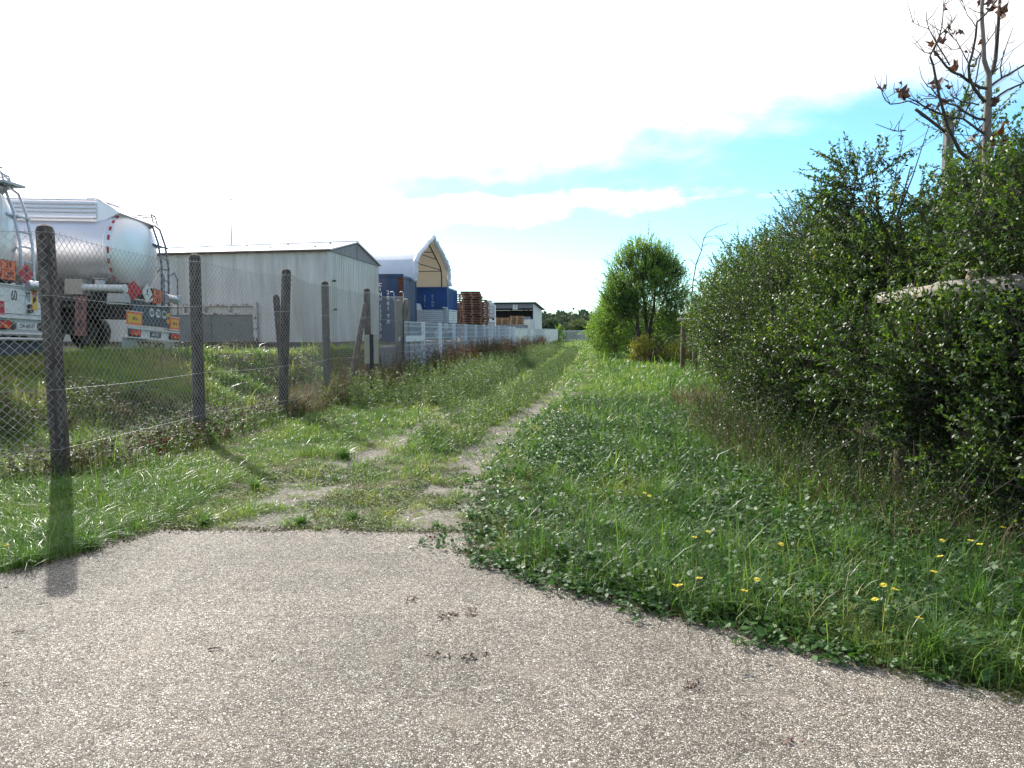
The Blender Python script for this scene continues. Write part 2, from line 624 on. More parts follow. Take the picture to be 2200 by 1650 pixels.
# ------------------------------------------------------------------ tank trailers
M_ALU = mat('brushed_aluminium', (0.72, 0.70, 0.72), 0.38, 0.6, var=0.03, vscale=0.6, stretch=(0.3, 1, 1))
M_TANKW = mat('pale_tank_paint', (0.68, 0.67, 0.68), 0.3, 0.25, var=0.03, vscale=0.6, coat=0.3)
M_GREYP = mat('grey_paint', (0.42, 0.43, 0.44), 0.45, 0.2, var=0.12, vscale=6)
M_WHITEP = mat('white_paint', (0.62, 0.64, 0.64), 0.45, var=0.08, vscale=5, col2=(0.48, 0.48, 0.46), lo=0.5, hi=0.9)
M_DARK = mat('dark_chassis', (0.03, 0.03, 0.034), 0.6, 0.1, var=0.3, vscale=9, col2=(0.07, 0.06, 0.055))
M_NAVY = mat('slate_blue_panel', (0.045, 0.055, 0.08), 0.5, var=0.2, vscale=5)
M_RUB = mat('rubber', (0.02, 0.02, 0.022), 0.8, var=0.2, vscale=12)
M_GALV = mat('galvanised_steel', (0.45, 0.46, 0.50), 0.42, 0.75, var=0.12, vscale=10)
M_RED = mat('red_reflective', (0.42, 0.02, 0.03), 0.35, var=0.15, vscale=12)
M_ORANGE = mat('orange_plate', (0.75, 0.13, 0.03), 0.5, var=0.1, vscale=9)
M_YELLOW = mat('yellow_plate', (0.72, 0.42, 0.04), 0.5, var=0.1, vscale=9)
M_BLACK = mat('black_lettering', (0.02, 0.02, 0.022), 0.5)
M_MAUVE = mat('faded_red_oxide', (0.22, 0.10, 0.10), 0.7, var=0.2, vscale=7)
M_BEIGE = mat('beige_panel', (0.36, 0.33, 0.28), 0.6, var=0.1, vscale=7)
M_LENS = mat('red_lens', (0.55, 0.03, 0.02), 0.18, var=0.1, coat=0.6)
M_AMBER = mat('amber_lens', (0.75, 0.22, 0.03), 0.2, coat=0.6)
M_LETR = mat('dark_red_lettering', (0.16, 0.03, 0.03), 0.6)


def ring(x, cy, cz, hw, hh, n=40, p=2.35):
    out = []
    for k in range(n):
        t = 2 * math.pi * k / n
        c, s_ = math.cos(t), math.sin(t)
        out.append((x, cy + hw * math.copysign(abs(c) ** (2 / p), c), cz + hh * math.copysign(abs(s_) ** (2 / p), s_)))
    return out


def wheel(parent, x, y, r=0.52, w=0.32, side=-1):
    yo = y + side * w / 2
    mb = MB()
    prof = [(r * 0.60, -w / 2), (r * 0.92, -w / 2), (r, -w * 0.34), (r, w * 0.34), (r * 0.92, w / 2), (r * 0.60, w / 2)]
    n = 28
    mb.loft([[(x + a * math.cos(t), yo + b, r + a * math.sin(t)) for a, b in prof] for t in [2 * math.pi * k / n for k in range(n)] + [0]], cap0=False, cap1=False)
    ty = mb.build('tyre', M_RUB, parent, smooth='auto')
    mb = MB()
    mb.tube([(x, yo - w * 0.3, r), (x, yo + w * 0.3, r)], r * 0.6, 24)
    mb.tube([(x, yo + side * w * 0.28, r), (x, yo + side * w * 0.42, r)], r * 0.24, 12)
    for k in range(8):
        t = 2 * math.pi * k / 8
        mb.tube([(x + r * .42 * math.cos(t), yo + side * w * .3, r + r * .42 * math.sin(t)), (x + r * .42 * math.cos(t), yo + side * w * .36, r + r * .42 * math.sin(t))], 0.02, 6)
    mb.build('rim', M_GALV, ty)


def ladder_part(parent, name, m, ya, yb, z0, z1, x0, rung=0.30, lean=0.0):
    mb = MB()
    zt = z1
    for y in (ya, yb):
        mb.tube([(x0 + lean * 0, y, z0), (x0 - 0.02 - lean * .5, y, z0 + (zt - z0) * .55), (x0 - 0.10 - lean, y, zt - 0.55), (x0 - 0.26 - lean, y, zt - 0.12), (x0 - 0.42 - lean, y, zt), (x0 - 0.75 - lean, y, zt - 0.02)], 0.028, 6)
    z = z0 + 0.12
    while z < zt - 0.6:
        f = (z - z0) / (zt - z0)
        xx = x0 - (0.02 + lean * .5) * min(1, f / .55) - 0.08 * max(0, (f - .55) / .3)
        mb.box(xx - 0.03, xx + 0.03, ya, yb, z - 0.012, z + 0.012)
        z += rung
    # upper platform step and outer grab rail
    mb.box(x0 - 0.62 - lean, x0 - 0.20 - lean, ya - 0.05, yb + 0.05, zt - 0.60, zt - 0.56)
    for y in (ya - 0.18, yb + 0.18):
        mb.tube([(x0 + 0.16, y, z0 + 0.1), (x0 + 0.14 - lean * .4, y, z0 + 1.1), (x0 + 0.05 - lean * .5, y, z0 + 1.28), (x0 - 0.05 - lean * .5, y, z0 + 1.2)], 0.02, 6)
    return mb.build(name, m, parent, smooth='auto')


def hazard_diamond(parent, y, z, h, m, x, tilt=0.0, rim=M_WHITEP, glyph=True):
    M = Matrix.Translation((x, y, z)) @ Matrix.Rotation(tilt, 4, 'Z')
    mb = MB()
    q = h / 2
    mb.loft([[M @ Vector((0, 0, -q)), M @ Vector((0, q, 0)), M @ Vector((0, 0, q)), M @ Vector((0, -q, 0))],
             [M @ Vector((0.012, 0, -q)), M @ Vector((0.012, q, 0)), M @ Vector((0.012, 0, q)), M @ Vector((0.012, -q, 0))]])
    d = mb.build('hazard_diamond', m, parent)
    if glyph:
        mb = MB()
        f = 0.017
        # small tree-and-fish / flame like pictogram: trunk, branches, ground line
        mb.loft([[M @ Vector((a, yy_, zz_)) for yy_, zz_ in [(-.010, -.02), (.010, -.02), (.022, .05), (.05, .09), (.012, .075), (.0, .13), (-.014, .07), (-.045, .085), (-.018, .04)]] for a in (0.012, f)])
        mb.loft([[M @ Vector((a, yy_, zz_)) for yy_, zz_ in [(-.075, -.045), (.075, -.045), (.05, -.028), (-.05, -.028)]] for a in (0.012, f)])
        mb.build('pictogram', M_BLACK, d)
    return d


def adr_plate(parent, y, z, w, h, x, top, bot):
    mb = MB()
    mb.box(x, x + 0.012, y - w / 2, y + w / 2, z - h / 2, z + h / 2)
    p = mb.build('orange_code_plate', M_ORANGE, parent)
    mb = MB()
    e = 0.012
    for a in ((y - w / 2, y - w / 2 + e, z - h / 2, z + h / 2), (y + w / 2 - e, y + w / 2, z - h / 2, z + h / 2), (y - w / 2 + e, y + w / 2 - e, z + h / 2 - e, z + h / 2), (y - w / 2 + e, y + w / 2 - e, z - h / 2, z - h / 2 + e), (y - w / 2 + e, y + w / 2 - e, z - e / 2, z + e / 2)):
        mb.box(x + 0.010, x + 0.015, *a)
    mb.build('plate_border', M_BLACK, p)
    text_mesh('code_number', top, h * 0.42, M_BLACK, p, frame_m((x + 0.013, y, z + h * .25), (0, 1, 0), (0, 0, 1)), bold=0.004)
    text_mesh('code_number', bot, h * 0.42, M_BLACK, p, frame_m((x + 0.013, y, z - h * .25), (0, 1, 0), (0, 0, 1)), bold=0.004, sx=0.9)
    return p


def light_cluster(parent, y0, y1, z0, z1, x):
    mb = MB()
    mb.box(x - 0.06, x + 0.01, y0, y1, z0, z1, 0.01)
    b = mb.build('tail_light', M_DARK, parent)
    w = (y1 - y0)
    mb = MB()
    for k in range(3):
        a = y0 + w * (0.04 + 0.32 * k)
        mb.box(x + 0.010, x + 0.022, a, a + w * 0.28, z0 + 0.02, z1 - 0.02, 0.006)
    mb.build('lens', M_LENS, b)
    mb = MB()
    mb.box(x + 0.012, x + 0.026, y0 + w * .36, y0 + w * .64, z0 + .03, z0 + .03 + (z1 - z0) * .35, 0.004)
    mb.build('reflector', M_AMBER, b)


def tank_trailer(name, label, kind, loc, rz, rx, ry):
    t = empty(name, loc, rz, rx, ry)
    tag(t, label, 'tank trailer', 'tank trailers parked in the yard')
    mt = M_ALU if kind == 'alu' else M_TANKW
    L0 = -11.2
    cy, cz, hw, hh = 1.25, 2.55, 1.16, 1.0
    mb = MB()
    rings = [ring(L0 - 0.35, cy, cz, hw * .35, hh * .35), ring(L0 - 0.25, cy, cz, hw * .75, hh * .75), ring(L0 - 0.08, cy, cz, hw * .95, hh * .95)]
    for x in np.linspace(L0, -0.62, 14): rings.append(ring(float(x), cy, cz, hw, hh))
    for dx, k in ((-0.585, .985), (-0.545, .95), (-0.50, .88), (-0.455, .75), (-0.42, .55), (-0.40, .3), (-0.395, .04)):
        rings.append(ring(dx, cy, cz, hw * k, hh * k))
    mb.loft(rings)
    mb.build('tank', mt, t, smooth=True)
    for x in (-0.66, -3.1, -5.6, -8.1):                    # raised weld bands round the shell
        mb = MB()
        mb.loft([ring(x - 0.03, cy, cz, hw + .002, hh + .002), ring(x - 0.02, cy, cz, hw + .012, hh + .012), ring(x + 0.02, cy, cz, hw + .012, hh + .012), ring(x + 0.03, cy, cz, hw + .002, hh + .002)], cap0=False, cap1=False)
        mb.build('weld_band', mt, t, smooth=True)
    mb = MB()                                              # dashed red tape round the rear rim
    rr = [q for q in ring(0, 0, 0, 1, 1, n=104) if q[2] > -0.93 or True]
    mb.loft([[(xx, cy + q[1] * hw * k_ * 1.006, cz + q[2] * hh * k_ * 1.006) for q in rr] for xx, k_ in ((-0.578, .984), (-0.538, .952))], cap0=False, cap1=False)
    tp = mb.build('reflective_tape', M_RED, t)
    tp.data.materials.append(mt)
    for i, f in enumerate(tp.data.polygons):
        if (i // 2) % 2 or f.center.z < cz - hh * .9: f.material_index = 1
    # walkway coaming along the top
    mb = MB()
    for y, sgn in ((0.30, -1), (2.20, 1)):
        mb.loft([[(x, y, 3.12), (x, y - sgn * 0.05 + sgn * 0.10, 3.30), (x, y + sgn * 0.02, 3.72), (x, y - sgn * 0.06, 3.72), (x, y - sgn * 0.06, 3.12)] for x in (L0 + 0.4, -0.95)])
    mb.loft([[(-0.95, 0.30, 3.12), (-0.95, 0.28, 3.72), (-0.89, 0.28, 3.72), (-0.46, 0.42, 3.44)], [(-0.95, 2.2, 3.12), (-0.95, 2.22, 3.72), (-0.89, 2.22, 3.72), (-0.46, 2.08, 3.44)]])
    cm = mb.build('walkway_coaming', mt, t)
    mb = MB()
    for z in (3.24, 3.40, 3.50, 3.60, 3.70):
        mb.box(L0 + 0.5, -0.97, 0.185 if z < 3.35 else 0.20, 0.245, z - 0.012, z + 0.012)
    mb.build('coaming_rib', M_GALV, cm)
    mb = MB()
    mb.tube([(-1.35, 0.5, 3.80), (-1.15, 0.5, 3.80), (-0.55, 0.55, 3.60)], 0.02, 6)
    mb.build('coaming_handrail', M_GALV, t, smooth='auto')
    mb = MB()
    mb.tube([(-1.0, 1.85, 3.42), (-0.85, 1.85, 3.66), (-0.45, 1.85, 3.70), (-0.38, 1.85, 3.46)], 0.018, 6)
    mb.tube([(-1.0, 2.05, 3.40), (-0.85, 2.05, 3.64), (-0.45, 2.05, 3.68), (-0.38, 2.05, 3.44)], 0.018, 6)
    mb.tube([(-0.85, 1.85, 3.66), (-0.85, 2.05, 3.64)], .015, 6)
    mb.tube([(-0.45, 1.85, 3.70), (-0.45, 2.05, 3.68)], .015, 6)
    mb.build('top_handrail', M_DARK if kind == 'alu' else M_GALV, t, smooth='auto')
    for k in range(4):
        mb = MB()
        x = -2.2 - 2.5 * k
        mb.tube([(x, 1.25, 3.5), (x, 1.25, 3.63)], 0.26, 20)
        mb.tube([(x, 1.25, 3.63), (x, 1.25, 3.67)], 0.29, 20)
        mb.build('manhole_cover', M_GALV, t, smooth='auto')
    ladder_part(t, 'rear_ladder', M_GALV if kind != 'alu' else mat('dull_dark_steel', (0.14, 0.15, 0.18), .5, .6, var=.1), 1.98, 2.34, 0.95, 3.50, -0.16, lean=0.05)
    # chassis
    mb = MB()
    for y in (0.72, 1.58):
        mb.box(L0 + .2, -0.15, y, y + 0.14, 0.86, 1.22)
    for x in (-1.2, -2.7, -4.1, -5.5, -8.0, -10.4):
        mb.box(x, x + 0.1, 0.86, 1.58, 0.92, 1.16)
    mb.box(L0 + .3, -0.3, 0.55, 0.70, 1.22, 1.72)
    mb.box(L0 + .3, -0.3, 1.80, 1.95, 1.22, 1.72)
    mb.box(-5.6, -0.9, 0.35, 2.15, 1.06, 1.12)
    mb.build('chassis', M_DARK, t)
    for x in (-2.35, -3.66, -4.97):
        mb = MB()
        mb.tube([(x, 0.1, 0.52), (x, 2.4, 0.52)], 0.07, 8)
        mb.box(x - .12, x + .12, .8, 1.7, .42, .86)
        ax = mb.build('axle', M_DARK, t)
        wheel(t, x, 0.04, side=1)
        wheel(t, x, 2.46, side=-1)
    for x in (-2.35, -3.66, -4.97):
        mb = MB()
        n = 10
        mb.loft([[(x + r_ * math.cos(a), yq, 0.52 + r_ * math.sin(a)) for (r_, yq) in ((.60, .0), (.60, .45), (.585, .45), (.585, .0))] for a in [math.radians(8 + 164 * k / n) for k in range(n + 1)]])
        mb.build('mudguard', M_RUB, t)
    for y in (0.45, 2.05):
        mb = MB()
        mb.box(-9.0, -8.85, y - .07, y + .07, 0.12, 1.3)
        mb.box(-9.1, -8.75, y - .15, y + .15, 0.02, 0.12)
        mb.build('landing_leg', M_GREYP, t)
    # side pipework and boxes
    mb = MB()
    mb.tube([(-1.02, -0.02, 1.52), (-0.05, -0.02, 1.52)], 0.088, 16)
    mb.tube([(-1.05, -0.02, 1.52), (-1.02, -0.02, 1.52)], 0.10, 16)
    mb.tube([(-.05, -0.02, 1.52), (0.0, -0.02, 1.52)], 0.10, 16)
    mb.build('hose_tube', M_WHITEP if kind == 'alu' else M_GALV, t, smooth='auto')
    mb = MB()
    mb.box(-1.52, -1.06, -0.06, 0.30, 1.34, 1.72, 0.01)
    mb.build('valve_box', M_BEIGE, t)
    mb = MB()
    mb.box(-1.30, -1.02, 0.02, 0.07, 0.34, 1.34, 0.01)
    mb.box(-1.32, -1.00, 0.0, 0.03, 1.26, 1.32)
    sp = mb.build('bracket_plate', M_MAUVE, t)
    mb = MB()
    mb.box(-1.21, -1.11, 0.005, 0.022, .56, .72)
    mb.build('plate_slot', M_DARK, sp)
    mb = MB(); mb.box(-1.21, -1.11, 0.005, 0.022, .98, 1.14)
    mb.build('plate_slot', M_DARK, sp)
    mb = MB()
    mb.tube([(-0.72, 0.1, 1.72), (-0.72, 0.1, 1.60)], 0.12, 14)
    mb.tube([(-0.72, 0.1, 1.76), (-0.72, 0.1, 1.74)], 0.15, 14)
    mb.box(-0.46, -0.02, -0.04, 0.25, 1.18, 1.40, 0.01)
    mb.tube([(-0.46, -0.05, 1.14), (0.0, -0.05, 1.14)], 0.02, 6)
    mb.tube([(-0.4, .5, 1.5), (-0.1, .5, 1.3), (-0.1, 1.2, 1.3), (-.3, 1.9, 1.5)], 0.04, 8)
    mb.build('outlet_valve', M_GREYP, t, smooth='auto')
    mb = MB()
    mb.tube([(0.02, 1.80, 1.48), (0.02, 2.42, 1.48)], 0.105, 16)
    mb.box(-0.05, 0.12, 2.30, 2.48, 1.36, 1.60, 0.01)
    mb.build('rear_hose_tube', M_GALV, t, smooth='auto')
    # rear panel and bumper
    if kind == 'alu':
        mb = MB(); mb.box(-0.06, 0.0, 0.30, 2.06, 0.68, 1.20, 0.01)
        mb.box(-0.07, 0.02, 0.28, 2.10, 1.20, 1.235)
        pn = mb.build('rear_panel', M_NAVY, t)
        for yq, s_ in ((1.16, '60'), (1.47, '70'), (1.78, '80')):
            mb = MB(); mb.tube([(0.0, yq, 1.03), (0.008, yq, 1.03)], 0.128, 24)
            d = mb.build('speed_disc', M_WHITEP, pn)
            mb = MB()
            n = 24
            mb.loft([[(xx, yq + r_ * math.cos(a), 1.03 + r_ * math.sin(a)) for xx, r_ in ((.008, .128), (.011, .128), (.011, .115), (.008, .115))] for a in [2 * math.pi * k / n for k in range(n)] + [0]], cap0=False, cap1=False)
            mb.build('disc_rim', M_BLACK, d)
            text_mesh('speed_number', s_, 0.15, M_BLACK, d, frame_m((0.010, yq, 1.03), (0, 1, 0), (0, 0, 1)), bold=0.004)
        mb = MB(); mb.box(0.0, 0.006, 1.93, 2.05, 0.80, 1.08); st = mb.build('warning_sticker', M_YELLOW, pn)
        mb = MB(); mb.loft([[(xx, 1.95, .90), (xx, 2.03, .92), (xx, 2.0, 1.0), (xx, 1.96, .97)] for xx in (.006, .009)]); mb.build('sticker_figure', M_BLACK, st)
        for (y0, y1) in ((-0.02, 0.66), (1.98 + .06, 2.52)):
            mb = MB(); mb.box(0.02, 0.035, y0, y1, 0.66, 0.98)
            pl = mb.build('long_vehicle_plate', M_ORANGE, t)
            mb = MB(); mb.box(0.035, 0.039, y0 + .045, y1 - .045, 0.705, 0.93); yp = mb.build('yellow_field', M_YELLOW, pl)
            mb = MB(); mb.box(0.0, 0.05, y0 - .01, y1 + .01, 0.98, 1.0); mb.box(0.0, 0.018, y0 + .1, y1 - .1, .64, .98); mb.box(0.0, 0.05, y0 - .01, y1 + .01, .64, .66); mb.build('plate_holder', M_WHITEP, pl)
            ym = (y0 + y1) / 2
            mb = MB()
            mb.loft([[(xx, ym - .10, .78), (xx, ym + .02, .78), (xx, ym + .02, .86), (xx, ym - .10, .86)] for xx in (.039, .042)])
            mb.loft([[(xx, ym + .04, .78), (xx, ym + .12, .78), (xx, ym + .10, .84), (xx, ym + .04, .84)] for xx in (.039, .042)])
            mb.build('lorry_symbol', mat('dark_ochre_ink', (0.25, 0.12, 0.02), 0.6), yp)
        mb = MB()
        mb.box(-0.05, 0.03, 0.10, 2.56, 0.565, 0.605)
        mb.box(-0.05, 0.03, 0.10, 2.56, 0.335, 0.365)
        mb.box(-0.05, -0.01, 0.12, 2.54, 0.365, 0.565)
        bp = mb.build('rear_bumper', M_WHITEP, t)
        light_cluster(t, 0.12, 0.62, 0.375, 0.56, 0.03)
        light_cluster(t, 2.06, 2.54, 0.375, 0.56, 0.03)
        mb = MB(); mb.box(-0.005, 0.01, 1.12, 1.62, 0.40, 0.53); npz = mb.build('number_plate', M_BLACK, t)
        text_mesh('plate_characters', 'AE-353', 0.12, M_WHITEP, npz, frame_m((0.012, 1.36, 0.465), (0, 1, 0), (0, 0, 1)), bold=0.002)
        mb = MB()
        mb.loft([[(-0.10, 0.02, 0.06), (-0.10, 2.50, 0.06), (-0.10, 2.50, 0.34), (-0.10, 0.02, 0.34)], [(-0.085, 0.02, 0.06), (-0.085, 2.50, 0.06), (-0.085, 2.50, 0.34), (-0.085, 0.02, 0.34)]])
        fl_ = mb.build('mud_flap', M_GREYP, t)
        text_mesh('flap_lettering', 'VOLVO', 0.235, M_LETR, fl_, frame_m((-0.083, 1.32, 0.175), (0, 1, 0), (0, 0, 1)), bold=0.012, sx=1.65)
        hazard_diamond(t, 0.26, 1.50, 0.50, M_RED, 0.02, -0.5, glyph=False)
        hazard_diamond(t, 0.86, 1.50, 0.50, M_WHITEP, 0.03)
        adr_plate(t, 1.36, 1.46, 0.42, 0.38, 0.03, '33', '1203')
    else:
        mb = MB(); mb.box(-0.06, 0.0, -0.02, 2.44, 0.86, 1.44, 0.01)
        mb.box(-0.06, 0.03, -0.02, 2.46, 1.44, 1.46)
        mb.box(-0.06, 0.05, -0.02, 2.55, 0.80, 0.855)
        pn = mb.build('rear_panel', M_WHITEP, t)
        mb = MB()
        for q in ((-.01, 2.43, .885, .895), (-.01, 2.43, 1.395, 1.40)): mb.box(0.0, 0.006, *q)
        mb.build('panel_seam', M_DARK, pn)
        for yq, s_ in ((1.50, '60'), (1.87, '70'), (2.27, '80')):
            text_mesh('speed_number', s_, 0.27, M_BLACK, pn, frame_m((0.002, yq, 1.24), (0, 1, 0), (0, 0, 1)), bold=0.004, sx=0.62)
        mb = MB(); mb.box(0.0, 0.006, 2.0, 2.15, 1.00, 1.38); st = mb.build('warning_sticker', M_YELLOW, pn)
        mb = MB(); mb.box(0.006, 0.009, 2.012, 2.138, 1.27, 1.368); mb.build('sticker_top', M_RED, st)
        mb = MB(); mb.loft([[(xx, 2.02, 1.12), (xx, 2.10, 1.18), (xx, 2.12, 1.24), (xx, 2.05, 1.26), (xx, 2.02, 1.2)] for xx in (.006, .010)]); mb.build('sticker_figure', M_BLACK, st)
        mb = MB(); mb.tube([(0.0, 1.90, 1.06), (0.05, 1.90, 1.06)], 0.045, 12); mb.box(0, .06, 1.84, 1.96, .93, 1.0); mb.build('tow_socket', M_DARK, pn)
        for (y0, y1) in ((0.9, 1.2), (2.47, 2.57)):
            mb = MB(); mb.box(0.01, 0.03, y0, y1, 0.86, 1.12); mb.build('red_reflector', M_RED, t)
        mb = MB()
        mb.box(-0.06, 0.0, 0.02, 2.50, 0.52, 0.80)
        mb.tube([(0.0, 0.0, 0.50), (0.0, 2.58, 0.50)], 0.035, 8)
        mb.tube([(0.0, 0.0, 0.40), (0.0, 2.58, 0.40)], 0.035, 8)
        bp = mb.build('rear_bumper', M_GREYP, t)
        for yq in (1.44, 2.22):
            mb = MB(); mb.tube([(0.0, yq, .66), (0.012, yq, .66)], 0.085, 18); mb.build('bumper_hole', M_DARK, bp)
        mb = MB(); mb.box(0.0, 0.012, 1.56, 2.10, 0.59, 0.72); npz = mb.build('number_plate', M_WHITEP, t)
        text_mesh('plate_characters', 'CW-400-VT', 0.115, M_BLACK, npz, frame_m((0.012, 1.83, 0.655), (0, 1, 0), (0, 0, 1)), bold=0.002, sx=0.75)
        light_cluster(t, 0.05, 0.52, 0.58, 0.76, 0.03)
        light_cluster(t, 1.05, 1.34, 0.58, 0.76, 0.03)
        mb = MB(); mb.box(-0.12, -0.10, 0.02, 2.52, 0.08, 0.37); mb.build('mud_flap', M_NAVY, t)
        hazard_diamond(t, 1.80, 1.70, 0.42, M_RED, 0.03)
        adr_plate(t, 1.32, 1.72, 0.40, 0.38, 0.03, '33', '1202')
        hazard_diamond(t, 0.72, 1.72, 0.46, M_WHITEP, 0.03)
        mb = MB()
        mb.box(-0.62, -0.32, 1.75, 2.35, 3.50, 3.55)
        mb.tube([(-0.9, 1.75, 3.60), (-0.5, 1.8, 3.80), (-0.35, 2.0, 3.52)], 0.018, 6)
        mb.loft([[(-1.5, 1.0, 3.66), (-1.5, 1.9, 3.66), (-0.5, 1.95, 3.82), (-0.5, 1.45, 3.74)], [(-1.5, 1.0, 3.69), (-1.5, 1.9, 3.69), (-0.5, 1.95, 3.85), (-0.5, 1.45, 3.77)]])
        mb.build('top_platform', M_GREYP, t)
    return t


tank_trailer('tank_trailer', 'brushed aluminium tank trailer with dark rear panel, beside the long grey shed', 'alu', (-9.40, 18.0, 1.12), math.radians(-3), math.radians(-3.2), math.radians(1.4))
tank_trailer('tank_trailer', 'pale tank trailer with white rear panel, nearer the mesh fence corner', 'white', (-9.80, 13.0, 1.09), math.radians(-3), math.radians(-1.5), 0.0)

# ------------------------------------------------------------------ the long grey shed
M_SHEET = mat('grey_green_sheet', (0.60, 0.59, 0.555), 0.5, 0.0, var=0.07, vscale=1.5, col2=(0.47, 0.455, 0.42), stretch=(1.5, 1.5, 0.25))
M_RUSTSL = mat('rusty_plinth', (0.15, 0.12, 0.10), 0.9, var=0.25, vscale=3, col2=(0.085, 0.055, 0.04), bump=0.3)
M_ROOF = mat('pale_fibre_roof', (0.66, 0.65, 0.67), 0.7, var=0.08, vscale=3, col2=(0.5, 0.46, 0.44), lo=.45, hi=.85)
M_GABLE = mat('weathered_gable_sheet', (0.20, 0.18, 0.19), 0.6, var=0.2, vscale=2, stretch=(2, 2, .5))
M_RUSTWH = mat('peeling_white_frame', (0.55, 0.53, 0.49), 0.7, var=0.15, vscale=9, col2=(0.20, 0.11, 0.07), lo=0.48, hi=0.62)
M_SHUT = mat('grey_shutter', (0.24, 0.255, 0.25), 0.6, var=0.12, vscale=4, col2=(0.15, 0.13, 0.11), lo=.5, hi=.8)


def ribbed_wall(mb, A, B, z0, z1, pitch=0.22, depth=0.013, tops=None):
    A = Vector((A[0], A[1], 0)); B = Vector((B[0], B[1], 0))
    d = (B - A); L = d.length; d.normalize()
    nrm = Vector((d.y, -d.x, 0))
    prof = []
    k = 0
    s = 0.0
    while s < L - 1e-4:
        for f, o in ((0.0, 0), (0.55, 0), (0.65, depth), (0.90, depth)):
            ss = s + f * pitch
            if ss < L: prof.append((ss, o))
        s += pitch
    prof.append((L, 0))
    lo = [A + d * q + nrm * o + Vector((0, 0, z0)) for q, o in prof]
    hi = [A + d * q + nrm * o + Vector((0, 0, z1 if tops is None else tops(q / L))) for q, o in prof]
    mb.loft([lo, hi], cap0=False, cap1=False, closed=False)


